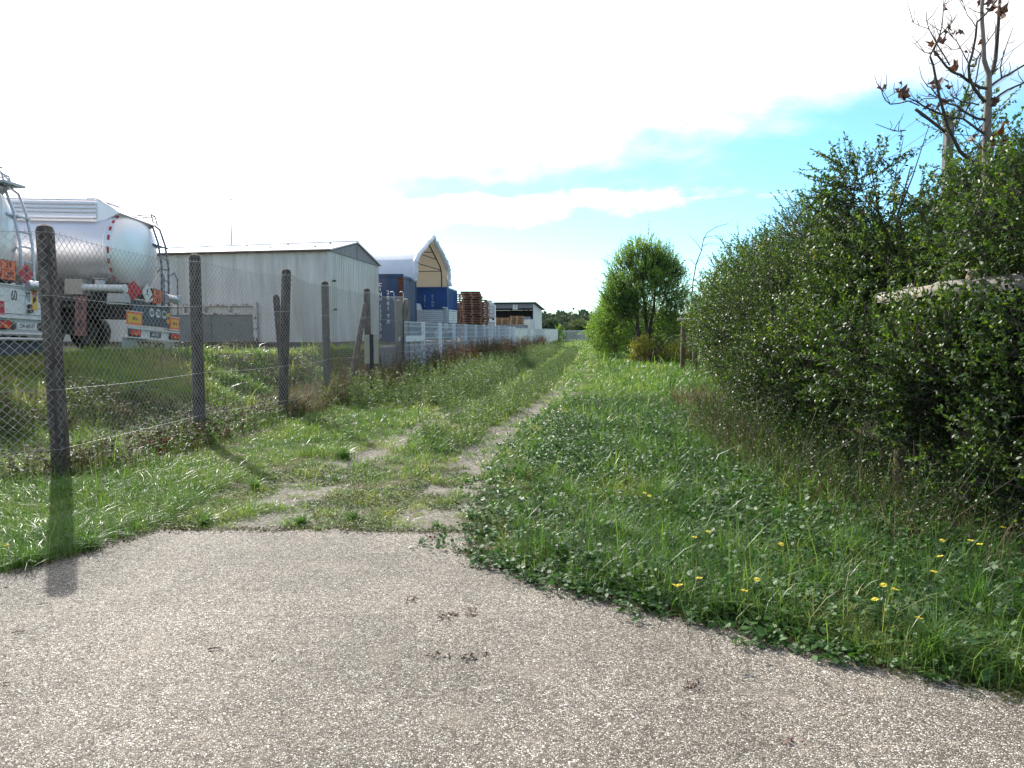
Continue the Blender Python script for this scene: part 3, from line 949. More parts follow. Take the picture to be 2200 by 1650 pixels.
def build_shed():
    g = empty('grey_shed', (-6.38, 26.0, 1.0))
    tag(g, 'long low grey-green sheet metal shed with shallow pale roof', 'shed')
    o = Vector((-6.38, 26.0, 1.0))
    C1 = Vector((0, 0, 0)); C3 = Vector((-15.0, 2.95, 0)); C2 = Vector((0.62, 6.1, 0)); C4 = C3 + C2
    ez = 3.42
    mb = MB()
    ribbed_wall(mb, C3, C1, 0.22, ez)
    ribbed_wall(mb, C1, C2, 0.22, ez, pitch=0.2, depth=0.02)
    ribbed_wall(mb, C2, C4, 0.22, ez)
    ribbed_wall(mb, C4, C3, 0.22, ez)
    mb.build('wall', M_SHEET, g)
    mb = MB()
    e = 0.06
    P = [C3 + Vector((-e, -e, 0)), C1 + Vector((e, -e, 0)), C2 + Vector((e, e, 0)), C4 + Vector((-e, e, 0))]
    mb.loft([[p + Vector((0, 0, -1.2)) for p in P], [p + Vector((0, 0, 0.22)) for p in P]])
    mb.build('plinth', M_RUSTSL, g)
    ra = (C1 + C2) / 2 + Vector((0.10, -0.02, 4.02)); rb = (C3 + C4) / 2 + Vector((-.2, 0, 3.86))
    eo = 0.16
    ndir = (C2 - C1).normalized()
    a1 = C1 - ndir * eo + Vector((0.12, 0, ez - 0.02)); a2 = C2 + ndir * eo + Vector((0.12, 0, ez - 0.02))
    b1 = C3 - ndir * eo + Vector((-.2, 0, ez - 0.04)); b2 = C4 + ndir * eo + Vector((-.2, 0, ez - 0.04))
    th = Vector((0, 0, 0.05))
    mb = MB()
    mb.loft([[a1, ra, ra + th, a1 + th], [b1, rb, rb + th, b1 + th]])
    mb.loft([[a2, ra + Vector((0, .003, 0)), ra + th + Vector((0, .003, 0)), a2 + th], [b2, rb + Vector((0, .003, 0)), rb + th + Vector((0, .003, 0)), b2 + th]])
    rf = mb.build('roof', M_ROOF, g)
    mb = MB()
    mb.tube([a1 + Vector((0, -.03, 0)), b1 + Vector((0, -.03, 0))], 0.035, 6)
    mb.build('gutter', M_RUSTSL, rf)
    mb = MB()
    mb.tube([ra + th, rb + th], 0.05, 6)
    mb.build('ridge_cap', M_ROOF, rf)
    mb = MB()
    for k in range(9):                                   # roof fixing bolts along the slope
        for f in (0.25, 0.75):
            p = (a1 + (b1 - a1) * (k + .5) / 9).lerp(ra + (rb - ra) * (k + .5) / 9, f) + th
            mb.box(p.x - .03, p.x + .03, p.y - .03, p.y + .03, p.z, p.z + .05)
    mb.build('roof_bolt', M_RUSTSL, rf)
    mb = MB()
    gc = (C1 + C2) / 2
    mb.loft([[C1 + Vector((0.01, .02, ez - .02)), C2 + Vector((0.01, -.02, ez - .02)), gc + Vector((0.01, 0, 3.98))], [C1 + Vector((0.05, .02, ez - .02)), C2 + Vector((0.05, -.02, ez - .02)), gc + Vector((0.05, 0, 3.98))]])
    mb.build('gable', M_GABLE, g)
    mb = MB()
    mb.box(gc.x + .05, gc.x + .06, gc.y - .02, gc.y + .02, ez, 3.95)
    mb.build('gable_joint', M_DARK, g)
    # loading opening with peeling frame
    u = (C3 - C1).normalized()
    n = Vector((u.y, -u.x, 0))
    if n.y > 0: n = -n
    def F(s, off, z): return C1 + u * s + n * off + Vector((0, 0, z))
    def bar(mb, s0, s1, o0, o1, z0, z1):
        mb.loft([[F(s0, o0, z0), F(s1, o0, z0), F(s1, o0, z1), F(s0, o0, z1)], [F(s0, o1, z0), F(s1, o1, z0), F(s1, o1, z1), F(s0, o1, z1)]])
    s0, s1 = 2.72, 6.45
    mb = MB()
    bar(mb, s0, s0 + .14, .028, .14, .22, 1.62)
    bar(mb, s1 - .14, s1, .028, .14, .22, 1.62)
    bar(mb, s0 + .14, s1 - .14, .028, .13, 1.50, 1.58)
    bar(mb, s0 + .14, s1 - .14, .028, .12, 1.20, 1.26)
    for s_ in (3.75, 4.75, 5.6): bar(mb, s_, s_ + .07, .028, .11, 1.26, 1.50)
    dr = mb.build('door_frame', M_RUSTWH, g)
    mb = MB()
    z = 0.24
    while z < 1.18:
        bar(mb, s0 + .15, s1 - .15, .03, .055 + .015, z, z + .035)
        bar(mb, s0 + .15, s1 - .15, .03, .045, z + .035, z + .06)
        z += .06
    bar(mb, 4.55, 4.59, .07, .10, .23, 1.2)
    mb.build('shutter', M_SHUT, g)
    mb = MB()
    for (yy_, zz_) in ((0.28, 2.35), (0.36, 1.35)):
        mb.box(0.06, 0.16, yy_, yy_ + .1, zz_, zz_ + .06)
    mb.build('wall_bracket', M_DARK, g)


build_shed()

mb = MB()
mb.tube([(0, 0, 0), (0, 0, 4.0), (0.03, 0, 5.3)], 0.04, 6, r1=0.015)
mb.box(-.1, .1, -.1, .1, -3, 0.0)
mb.box(-.01, .05, -.01, .05, 5.3, 5.36)
a = mb.build('aerial_mast', M_DARK)
a.location = (-16.3, 43.5, 3.9)
tag(a, 'thin aerial mast rising behind the shed roof', 'mast')

# ------------------------------------------------------------------ shipping containers
M_BLUE1 = mat('dark_blue_container', (0.022, 0.05, 0.14), 0.35, var=0.2, vscale=1.2, col2=(0.06, 0.045, 0.05), lo=0.5, hi=0.75, stretch=(1, 1, .5))
M_BLUE2 = mat('blue_container', (0.012, 0.07, 0.30), 0.45, var=0.15, vscale=1.2, col2=(0.02, 0.07, 0.2))
M_RUST = mat('rust', (0.13, 0.045, 0.03), 0.85, var=0.25, vscale=5)
M_WLET = mat('white_lettering', (0.78, 0.78, 0.78), 0.6)


def container(name, label, loc, rz, W, L, H, mbody, mpost, texts, flat_front=True, ridge_sheen=False):
    """x: width (front face at y=0, looking -y), y: length"""
    g = empty(name, loc, rz)
    tag(g, label, 'shipping container')
    p = 0.14
    mb = MB()
    for x in (-W, -p):
        for y in (0, L - p):
            mb.box(x, x + p, y, y + p, 0, H)
    mb.box(-W + p, -p, 0.005, p, H - .12, H - .002)
    mb.box(-W + p, -p, 0.005, p, 0, .16)
    for x in (-W + .005, -p): mb.box(x, x + p - .005, p, L - p, H - .09, H - .002); mb.box(x, x + p - .005, p, L - p, 0, .14)
    mb.box(-W + p, -p, L - p, L - .005, H - .12, H - .002)
    mb.build('corner_frame', mpost, g)
    if mbody is M_BLUE1:
        mb = MB(); mb.box(-p - .10, .004, -.004, p * .5, 0.01, H - .13); mb.build('rusty_corner_post', M_RUST, g)
    mb = MB()
    ribbed_wall(mb, (-p / 2 - .03, p), (-p / 2 - .05, L - p), .14, H - .09, pitch=0.30, depth=0.085)
    sw = mb.build('side_wall', mbody, g)
    if mbody is M_BLUE1:                   # lighter blue paints the sky's reflection onto the outer ridges
        sw.data.materials.append(mat('sky_sheen_blue', (0.20, 0.24, 0.34), .6, var=.2, vscale=4))
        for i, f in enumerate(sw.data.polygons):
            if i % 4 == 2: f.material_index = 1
    mb = MB()
    ribbed_wall(mb, (-W + p / 2 + .03, L - p), (-W + p / 2 + .03, p), .14, H - .09, pitch=0.28, depth=0.045)
    mb.build('side_wall', mbody, g)
    mb = MB()
    mb.box(-W + p, -p, 0.05, 0.09, .16, H - .12)
    for k in range(1, 4):
        x = -W + p + (W - 2 * p) * k / 4
        mb.box(x - .012, x + .012, 0.04, 0.05, .16, H - .12)
    f = mb.build('end_wall', mbody, g)
    mb = MB()
    mb.box(-W + p, -p, L - .1, L - .06, .14, H - .12)
    mb.build('end_wall', mbody, g)
    mb = MB()
    mb.box(-W + .02, -.02, .02, L - .02, H - .06, H - .03)
    mb.build('roof', mbody, g)
    for (s_, x, zt, size, m) in texts:
        step = size * 1.05
        # container codes run downwards, one character below another
        z = zt
        for grp in s_.split(' '):
            text_mesh('container_code', '\n'.join(grp), size, m, f, frame_m((x, 0.036, z - step * len(grp) / 2), (1, 0, 0), (0, 0, 1)), bold=0.006, space=1.0)
            z -= step * len(grp) + size * 0.35
    return g


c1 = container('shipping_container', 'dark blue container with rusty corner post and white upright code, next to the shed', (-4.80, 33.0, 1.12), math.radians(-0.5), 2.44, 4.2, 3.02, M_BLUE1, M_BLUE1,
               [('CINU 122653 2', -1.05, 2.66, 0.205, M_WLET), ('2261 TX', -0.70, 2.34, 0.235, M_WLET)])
c2 = container('shipping_container', 'brighter blue container under the far foot of the canopy', (-3.46, 40.0, 1.12), math.radians(-4.5), 2.44, 3.4, 2.86, M_BLUE2, M_BLUE2,
               [('2261 2K', -1.25, 2.45, 0.17, mat('faded_lettering', (0.35, 0.42, 0.55), 0.7)), ('CINU 065 4', -0.82, 2.48, 0.17, mat('faded_lettering', (0.35, 0.42, 0.55), 0.7))])

# canopy between the two containers
M_PVCO = mat('white_pvc_sheet', (0.78, 0.80, 0.86), 0.5, var=0.04, vscale=1.5, bump=0.4, bscale=1.5, trans=0.22)
M_PVCI = mat('cream_lining', (0.62, 0.54, 0.40), 0.6, var=0.03, vscale=1.5, trans=0.4)


def build_canopy():
    g = empty('fabric_canopy', (-4.6, 35.0, 4.05))
    tag(g, 'white pointed fabric canopy with cream lining between the blue containers', 'canopy')
    # gable plane runs from near foot to far foot
    near = Vector((0.0, 0.4, 0.0)); far = Vector((1.02, 7.0, 0.05))
    ax = (far - near).normalized()
    Ln = (far - near).length
    prof = [(0.0, -0.12), (0.0, 0.6), (0.015, 0.95), (0.06, 1.18), (0.16, 1.48), (0.30, 1.86), (0.42, 2.17), (0.49, 2.36)]
    prof = prof + [(1 - a, b) for a, b in prof[::-1]]
    out = Vector((-1, 0.12, 0)).normalized()
    def P(q, x, k=1.0, dz=0): return near + ax * (Ln * (0.5 + (q[0] - .5) * k)) + Vector((0, 0, q[1] * (1 - (1 - k) * .8) + dz)) + out * x
    mb = MB()
    xs = [0, .25, 1, 2, 3, 4.2, 5.5, 7, 8.5]
    mb.loft([[P(q, x, 1.0, 0.02 * math.sin(x * 3 + q[0] * 9)) for q in prof] for x in xs], cap0=False, cap1=False, closed=False)
    mb.build('outer_sheet', M_PVCO, g, smooth='auto')
    mb = MB()
    mb.loft([[P(q, x, 0.985, -.01) for q in prof] for x in (0.05, 2, 4, 6, 8.4)], cap0=False, cap1=False, closed=False)
    mb.loft([[P(q, 8.42, 0.985) for q in prof]], cap0=True, cap1=False)
    mb.build('lining', M_PVCI, g, smooth='auto')
    mb = MB()                      # bunched hem along the mouth
    pts = []
    for i in range(len(prof) - 1):
        for k in range(5):
            a, b = P(prof[i], -.02), P(prof[i + 1], -.02)
            p = a.lerp(b, k / 5)
            pts.append(p + Vector((random.uniform(-.03, .05), random.uniform(-.02, .02), random.uniform(-.02, .03))))
    mb.tube(pts, [0.10 + 0.05 * random.random() for _ in pts], 7)
    mb.build('hem', M_PVCO, g, smooth=True)
    mb = MB()
    for x in (0.35, 2.2, 4.2, 6.2):
        mb.tube([P(q, x, 0.955, -.04) for q in prof], 0.035, 6)
    for zi, kk in ((2, .95), (4, .62)):
        mb.tube([P(prof[zi], .35, .95), P(prof[len(prof) - 1 - zi], .35, .95)], 0.028, 6)
    for q in (prof[2], prof[5], prof[7], prof[10], prof[13]):
        mb.tube([P(q, .3, .955, -.05), P(q, 6.2, .955, -.05)], 0.02, 6)
    mb.build('frame', M_DARK, g, smooth='auto')
    mb = MB()
    mb.tube([near + Vector((0, 0, -.02)), near + Vector((0, 0, -.02)) + out * 8], 0.05, 6)
    mb.tube([far + Vector((0.05, 0, -.06)), far + Vector((0, 0, -.02)) + out * 8], 0.05, 6)
    mb.build('base_rail', M_GALV, g)
    return g


build_canopy()

# ------------------------------------------------------------------ dropside lorry in front of the blue container
def dropside():
    g = empty('dropside_lorry', (-3.85, 37.6, 1.12), math.radians(-8))
    tag(g, 'small lorry with white ribbed dropside body parked before the blue container', 'lorry')
    # local: x towards rear-right, y away, z up ; bed from x=-2.7..1.0 , near side y=0
    mb = MB()
    for k in range(6): mb.box(-1.15, 0.42, -.02, .02, 0.93 + k * .10, 0.93 + k * .10 + .088, 0.006)
    mb.box(-1.15, .42, -.03, .03, 1.53, 1.57)
    mb.build('side_board', M_WHITEP, g)
    for (y0, y1) in ((0.08, 1.05), (1.12, 2.0)):
        mb = MB()
        for k in range(5): mb.box(.62, .66, y0, y1, 0.92 + k * .12, .92 + k * .12 + .105, 0.006)
        mb.box(.61, .68, y0, y1, 1.53, 1.58)
        mb.build('tail_board', M_WHITEP, g)
    mb = MB()
    mb.box(.42, .60, -.06, .10, 0.60, 1.70, .01)
    mb.tube([(.50, -.1, 1.66), (.38, -.1, 1.66)], 0.05, 8)
    mb.tube([(.50, -.08, .78), (.66, -.02, .70)], 0.05, 8)
    mb.build('crane_post', M_GREYP, g)
    mb = MB()
    mb.box(-1.15, .6, 0.02, 2.0, .84, .90)
    mb.box(-2.6, .4, .5, .62, .6, .82); mb.box(-2.6, .4, 1.4, 1.52, .6, .82)
    mb.box(.45, .58, .1, 1.9, .45, .56)
    mb.build('chassis', M_DARK, g)
    wheel(g, .1, 0.08, .38, .24, 1); wheel(g, .1, 1.95, .38, .24, -1); wheel(g, -2.1, 0.08, .38, .24, 1); wheel(g, -2.1, 1.95, .38, .24, -1)
    mb = MB()
    mb.prism([(-2.75, .45), (-1.25, .45), (-1.18, 1.5), (-1.32, 1.95), (-2.3, 1.95), (-2.75, 1.25)], 'y', 0.05, 1.95)
    cb = mb.build('cab', M_WHITEP, g)
    mb = MB(); mb.prism([(-2.45, 1.25), (-1.5, 1.25), (-1.5, 1.8), (-2.2, 1.8)], 'y', 0.03, 0.05); mb.build('side_window', mat('dark_glass', (0.02, 0.03, 0.04), 0.08, spec=0.8), cb)


dropside()

# ------------------------------------------------------------------ pallets
M_PAL = mat('pallet_wood', (0.36, 0.20, 0.12), 0.85, var=0.25, vscale=5, col2=(0.17, 0.085, 0.05), stretch=(.5, 4, 4))
M_PALW = mat('new_pallet_wood', (0.50, 0.33, 0.19), 0.85, var=0.2, vscale=5, col2=(0.3, 0.17, 0.1), stretch=(.5, 4, 4))


def pallet(m, loc, rz, label):
    mb = MB()
    for k in range(5): mb.box(-.6, .6, -.4 + k * .175, -.4 + k * .175 + .12, .118, .144)
    for y in (-.4, -.07, .26): mb.box(-.6, .6, y, y + .10, 0, .034)
    for x in (-.6, -.07, .46):
        for y in (-.4, -.07, .26): mb.box(x, x + .14, y + .002, y + .098, .034, .09)
        mb.box(x, x + .14, -.4, .4, .09, .118)
    mb.box(-.58, .58, -.02, .02, .034, .118)
    o = mb.build('pallet', m)
    o.location = loc
    o.rotation_euler = (0, 0, rz)
    tag(o, label, 'pallet', 'wooden pallets piled in the yard')
    return o


ORD = ['topmost', 'second', 'third', 'fourth', 'fifth', 'sixth', 'seventh', 'eighth', 'ninth', 'tenth', 'eleventh', 'twelfth', 'thirteenth', 'fourteenth', 'fifteenth', 'sixteenth', 'seventeenth', 'eighteenth', 'nineteenth', 'twentieth']


def pallet_stack(x, y, z, n, rz, m, where, first=None, jit=0.05):
    p = first
    for k in range(n):
        idx = n - 1 - k
        lab = ('topmost pallet of ' if idx == 0 else ORD[idx] + ' pallet down in ') + where
        loc = (x + random.uniform(-jit, jit), y + random.uniform(-jit, jit), z + k * .1455)
        r = rz + random.uniform(-.04, .04)
        if p is None: p = pallet(m, loc, r, lab)
        else:
            q = p.copy(); COL.objects.link(q); q.location = loc; q.rotation_euler = (0, 0, r); q['label'] = lab
            if m.name != p.data.materials[0].name:
                pass
    return p


P0 = pallet_stack(-2.42, 45.2, 1.1, 19, math.radians(4), M_PAL, 'the tall front pallet stack beside the white totes')
q = P0.copy(); COL.objects.link(q); q.location = (-2.52, 45.25, 1.1 + 19 * .1455); q.rotation_euler = (0, 0, .02); q['label'] = 'odd pallet lying crosswise above the tall front stack'
pallet_stack(-3.40, 48.4, 1.1, 20, math.radians(95), M_PAL, 'the stack squeezed against the blue container', P0)
pallet_stack(-1.92, 46.6, 1.1, 17, math.radians(88), M_PAL, 'the rear stack peeping out beside the totes', P0, 0.07)
P1 = pallet_stack(-0.85, 63.4, 2.18, 4, 0.03, M_PALW, 'the low pale pile on the concrete blocks, nearer the totes')
pallet_stack(0.42, 63.3, 2.18, 5, -0.02, M_PALW, 'the low pale pile on the concrete blocks, nearer the ribbed container', P1)
pallet_stack(-0.02 - 2.1, 63.6, 2.18, 4, 0.05, M_PALW, 'the low pale pile behind the white tank', P1)

# concrete block wall carrying the low pallet piles
M_CONC = mat('grey_concrete', (0.27, 0.28, 0.29), 0.9, var=0.1, vscale=2, col2=(0.20, 0.20, 0.19), bump=0.3)
mb = MB()
for k in range(6): mb.box(-2.95 + k * .72, -2.95 + k * .72 + .70, 0, .8, 0, 1.08, 0.02)
o = mb.build('concrete_block_wall', M_CONC)
o.location = (0, 62.9, 1.08)
tag(o, 'low wall of big grey concrete blocks under the pale pallets', 'wall')

# ------------------------------------------------------------------ liquid totes (cage tanks)
M_TOTE = mat('milky_plastic', (0.66, 0.68, 0.72), 0.4, var=0.05, vscale=3, trans=0.2)
M_CAGE = mat('cage_tube', (0.30, 0.32, 0.36), 0.45, 0.6)


def tote(loc, label, proto=None):
    if proto is not None:
        return dup(proto, loc, (0, 0, math.radians(3)), label)
    g = empty('liquid_tote', loc, math.radians(3))
    tag(g, label, 'tote tank', 'caged liquid totes')
    mb = MB(); mb.box(-.56, .56, -.46, .46, .17, 1.12, .05); mb.tube([(0, 0, 1.11), (0, 0, 1.18)], .11, 12); mb.build('bottle', M_TOTE, g)
    mb = MB()
    for z in (.2, .42, .64, .86, 1.10):
        mb.box(-.6, .6, -.5, -.485, z, z + .02); mb.box(-.6, .6, .485, .5, z, z + .02); mb.box(-.6, -.585, -.485, .485, z, z + .02); mb.box(.585, .6, -.485, .485, z, z + .02)
    for k in range(5):
        x = -.58 + .29 * k
        mb.box(x - .01, x + .01, -.515, -.5, .14, 1.13); mb.box(x - .01, x + .01, .5, .515, .14, 1.13)
    for k in range(4):
        y = -.45 + .3 * k
        mb.box(-.615, -.6, y - .01, y + .01, .14, 1.13); mb.box(.6, .615, y - .01, y + .01, .14, 1.13)
    mb.build('cage', M_CAGE, g)
    mb = MB()
    mb.box(-.6, .6, -.5, .5, .11, .14)
    for x in (-.6, -.06, .48):
        for y in (-.5, -.06, .38): mb.box(x, x + .12, y, y + .12, 0, .11)
    mb.build('pallet_base', M_DARK, g)
    return g


T0 = tote((-1.78, 49.2, 1.1), 'bottom caged tote of the pair behind the white fence')
tote((-1.78, 49.2, 2.34), 'upper caged tote standing on another tote beside the pallets', T0)

# white vertical tank with rounded shoulder
mb = MB()
prof = [(.0, 2.62), (.2, 2.60), (.36, 2.50), (.45, 2.34), (.46, 2.2), (.46, 0)]
n = 28
mb.loft([[(r_ * math.cos(a), r_ * math.sin(a), z) for r_, z in prof] for a in [2 * math.pi * k / n for k in range(n)] + [0]], cap0=False, cap1=False, closed=False)
g = empty('storage_tank', (-1.62, 53.0, 1.08))
tag(g, 'white upright plastic tank with rounded shoulder and side gauge marks', 'tank')
mb.build('tank_shell', mat('white_plastic', (0.62, 0.66, 0.70), 0.4, var=0.04), g, smooth='auto')
mb = MB()
for k in range(5): mb.box(.36, .44, -.25, -.17, 1.5 + k * .16, 1.57 + k * .16)
mb.build('gauge_mark', M_WLET, g)
mb = MB(); mb.tube([(0, 0, 2.58), (0, 0, 2.72)], .2, 14); mb.build('lid', M_GREYP, g)


# ------------------------------------------------------------------ open-fronted bay with the number sign
def bay():
    g = empty('open_bay', (2.19, 74.0, 1.05), math.radians(-12))
    tag(g, 'dark open-fronted storage bay with sloping roof and a number 3 sign', 'building')
    W_, D, H0, H1 = 9.0, 4.5, 3.35, 2.85
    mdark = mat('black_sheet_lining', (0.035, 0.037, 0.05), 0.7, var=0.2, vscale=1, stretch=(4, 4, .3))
    mside = mat('white_side_sheet', (0.62, 0.63, 0.62), 0.6, var=0.05, vscale=2)
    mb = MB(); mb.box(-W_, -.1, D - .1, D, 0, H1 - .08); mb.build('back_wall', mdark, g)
    mb = MB()
    for x in (-W_ - .12, -.12):
        mb = MB(); mb.prism([(0, 0), (D, 0), (D, H1 - .08), (0, H0 - .08)], 'x', x + .02, x + .14); mb.build('side_wall', mside, g)
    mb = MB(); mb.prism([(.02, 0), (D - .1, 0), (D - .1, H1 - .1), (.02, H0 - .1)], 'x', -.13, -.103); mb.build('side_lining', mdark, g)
    mb = MB(); mb.prism([(-.55, H0 + .02), (D + .4, H1 - .06), (D + .4, H1 + .02), (-.55, H0 + .10)], 'x', -W_ - .35, .30)
    rf = mb.build('roof', mat('dark_roof_sheet', (0.07, 0.07, 0.085), 0.6, var=0.15), g)
    mb = MB(); mb.box(-W_, -.12, -.04, .10, H0 - .50, H0 - .06); mb.build('fascia_beam', mat('grey_fascia', (0.19, 0.20, 0.22), 0.6, var=.08), g)
    mb = MB(); mb.box(-2.15, -1.65, -.07, -.04, H0 - .62, H0 - .13); sg = mb.build('bay_sign', M_WLET, g)
    mb = MB()
    for q in ((-2.15, -1.65, -.084, -.07, H0 - .62, H0 - .58), (-2.15, -1.65, -.084, -.07, H0 - .17, H0 - .13), (-2.15, -2.11, -.084, -.07, H0 - .58, H0 - .17), (-1.69, -1.65, -.084, -.07, H0 - .58, H0 - .17)): mb.box(*q)
    mb.build('sign_border', M_GREYP, sg)
    text_mesh('sign_number', '3', .36, M_BLACK, sg, frame_m((-1.9, -.074, H0 - .375), (1, 0, 0), (0, 0, 1)), bold=.008)
    mb = MB(); mb.tube([(-2.3, .3, H0 + .05), (-2.3, .3, H0 + .45)], .02, 6); mb.tube([(-2.4, .3, H0 + .3), (-2.2, .3, H0 + .3)], .015, 6); mb.build('roof_aerial', M_DARK, rf)


bay()

# white ribbed container in front of the bay
mwr = mat('white_ribbed_container', (0.68, 0.67, 0.63), 0.6, var=0.06, vscale=2, col2=(0.55, 0.52, 0.46), lo=.5, hi=.9)
mgr = mat('pale_grey_door', (0.42, 0.44, 0.48), 0.55, var=0.08)


def white_container():
    g = empty('storage_container', (1.98, 68.0, 1.02), math.radians(-2))
    tag(g, 'cream ribbed steel container with pale grey doors before the open bay', 'shipping container')
    L, D, H = 1.95, 1.9, 1.66
    mb = MB()
    ribbed_wall(mb, (-L, 0), (0, 0), 0, H, pitch=.22, depth=.05)
    ribbed_wall(mb, (0, D), (-L, D), 0, H, pitch=.22, depth=.05)
    mb.box(-L + .01, -.01, .02, D - .02, H - .05, H)
    for k in range(4): mb.box(-L + .15 + k * .45, -L + .23 + k * .45, -.02, .1, H, H + .07)
    mb.build('body', mwr, g)
    mb = MB()
    for x in (-L, -.10): mb.box(x, x + .10, -.06, .06, -.1, H + .04); mb.box(x, x + .10, D - .06, D + .06, -.1, H + .04)
    mb.build('corner_post', M_WHITEP, g)
    mb = MB()
    mb.box(0, .02, .09, D / 2 - .01, .05, H - .05); mb.box(0, .02, D / 2 + .01, D - .09, .05, H - .05)
    dd = mb.build('door', mgr, g)
    mb = MB()
    for y in (.3, .75, 1.15, 1.6): mb.tube([(.04, y, .05), (.04, y, H - .05)], .015, 6)
    mb.build('lock_rod', M_GALV, dd)


white_container()


def blue_van():
    g = empty('blue_van', (1.50, 71.2, 1.25), 0)
    tag(g, 'blue van roof showing above the cream container', 'van')
    mb = MB()
    mb.prism([(-1.9, .3), (.65, .3), (.65, .9), (.35, 1.62), (-.9, 1.70), (-1.45, 1.68), (-1.62, 1.3), (-1.9, 1.05)], 'y', 0, 1.6)
    bd = mb.build('body', mat('blue_van_paint', (0.03, 0.10, 0.22), .3, coat=.5), g)
    gl = mat('dark_glass', (0.02, 0.03, 0.04), 0.08, spec=0.8)
    for x0, x1 in ((-1.42, -.55), (-.48, .25)):
        mb = MB(); mb.prism([(x0, 1.1), (x1, 1.1), (x1 - .04, 1.52), (x0 + .1, 1.52)], 'y', -.012, 0); mb.build('side_window', gl, bd)
    mb = MB(); mb.box(-1.3, .3, .05, 1.55, 1.695, 1.73, .01); mb.build('roof_rim', M_WHITEP, bd)
    for x in (-1.3, .1): wheel(g, x, .05, .32, .2, 1); wheel(g, x, 1.55, .32, .2, -1)


blue_van()
# ------------------------------------------------------------------ chain-link fence
M_POST = mat('weathered_post', (0.095, 0.075, 0.066), 0.95, var=0.45, vscale=9, spec=.2, lo=.45, hi=.7, col2=(0.17, 0.145, 0.125), bump=0.6, bscale=30, stretch=(1, 1, .35))
M_WIRE = mat('galvanised_wire', (0.40, 0.38, 0.36), 0.5, 0.5, var=0.1)
M_OLDW = mat('old_grey_timber', (0.15, 0.125, 0.105), 0.9, var=0.3, vscale=6, col2=(0.23, 0.20, 0.17), bump=0.6, bscale=25, stretch=(1, 1, .2))


def fence_post(parent, foot, top, r=0.085, name='post', m=None):
    foot = Vector(foot); top = Vector(top)
    d = (top - foot).normalized()
    pts = [foot - d * 0.3, foot + (top - foot) * .5, top - d * 0.07, top - d * 0.025, top]
    mb = MB()
    mb.tube(pts, [r * 1.06, r * 1.02, r, r * .8, r * .35], 14)
    return mb.build(name, m or M_POST, parent, smooth='auto')


def wire_arrays(A, B, ztop, zbot, s=0.046, h=0.047, r=0.0026):
    """woven diamond mesh between A and B (ground plan points)"""
    A = np.array(A, float); B = np.array(B, float)
    L = np.hypot(*(B - A)); d = (B - A) / L; nrm = np.array([d[1], -d[0]])
    n = int(L / s)
    V = []; F = []; off = 0
    for i in range(n):
        x0 = i * s
        zt = float(ztop(x0 / L)); zb = float(zbot(x0))
        k = np.arange(int((zt - zb) / h) + 1)
        ph = (k + i) % 2
        x = x0 + ph * s
        z = zt - k * h
        o = (ph * 2 - 1) * 0.003
        bulge = 0.02 * np.sin(x * 1.7) * np.sin(z * 2.1)
        c = np.stack([A[0] + d[0] * x + nrm[0] * (o + bulge), A[1] + d[1] * x + nrm[1] * (o + bulge), z], 1)
        if len(c) < 2: continue
        dirs = np.array([[nrm[0], nrm[1], 0], [d[0] * 1.1 - nrm[0] * .5, d[1] * 1.1 - nrm[1] * .5, 0], [-d[0] * 1.1 - nrm[0] * .5, -d[1] * 1.1 - nrm[1] * .5, 0]])
        vv = (c[:, None, :] + dirs[None] * r).reshape(-1, 3)
        m = len(c)
        j = np.arange(m - 1) * 3
        for a in range(3):
            b = (a + 1) % 3
            F.append(np.stack([j + a, j + b, j + 3 + b, j + 3 + a], 1) + off)
        V.append(vv); off += len(vv)
    return np.concatenate(V), np.concatenate(F)


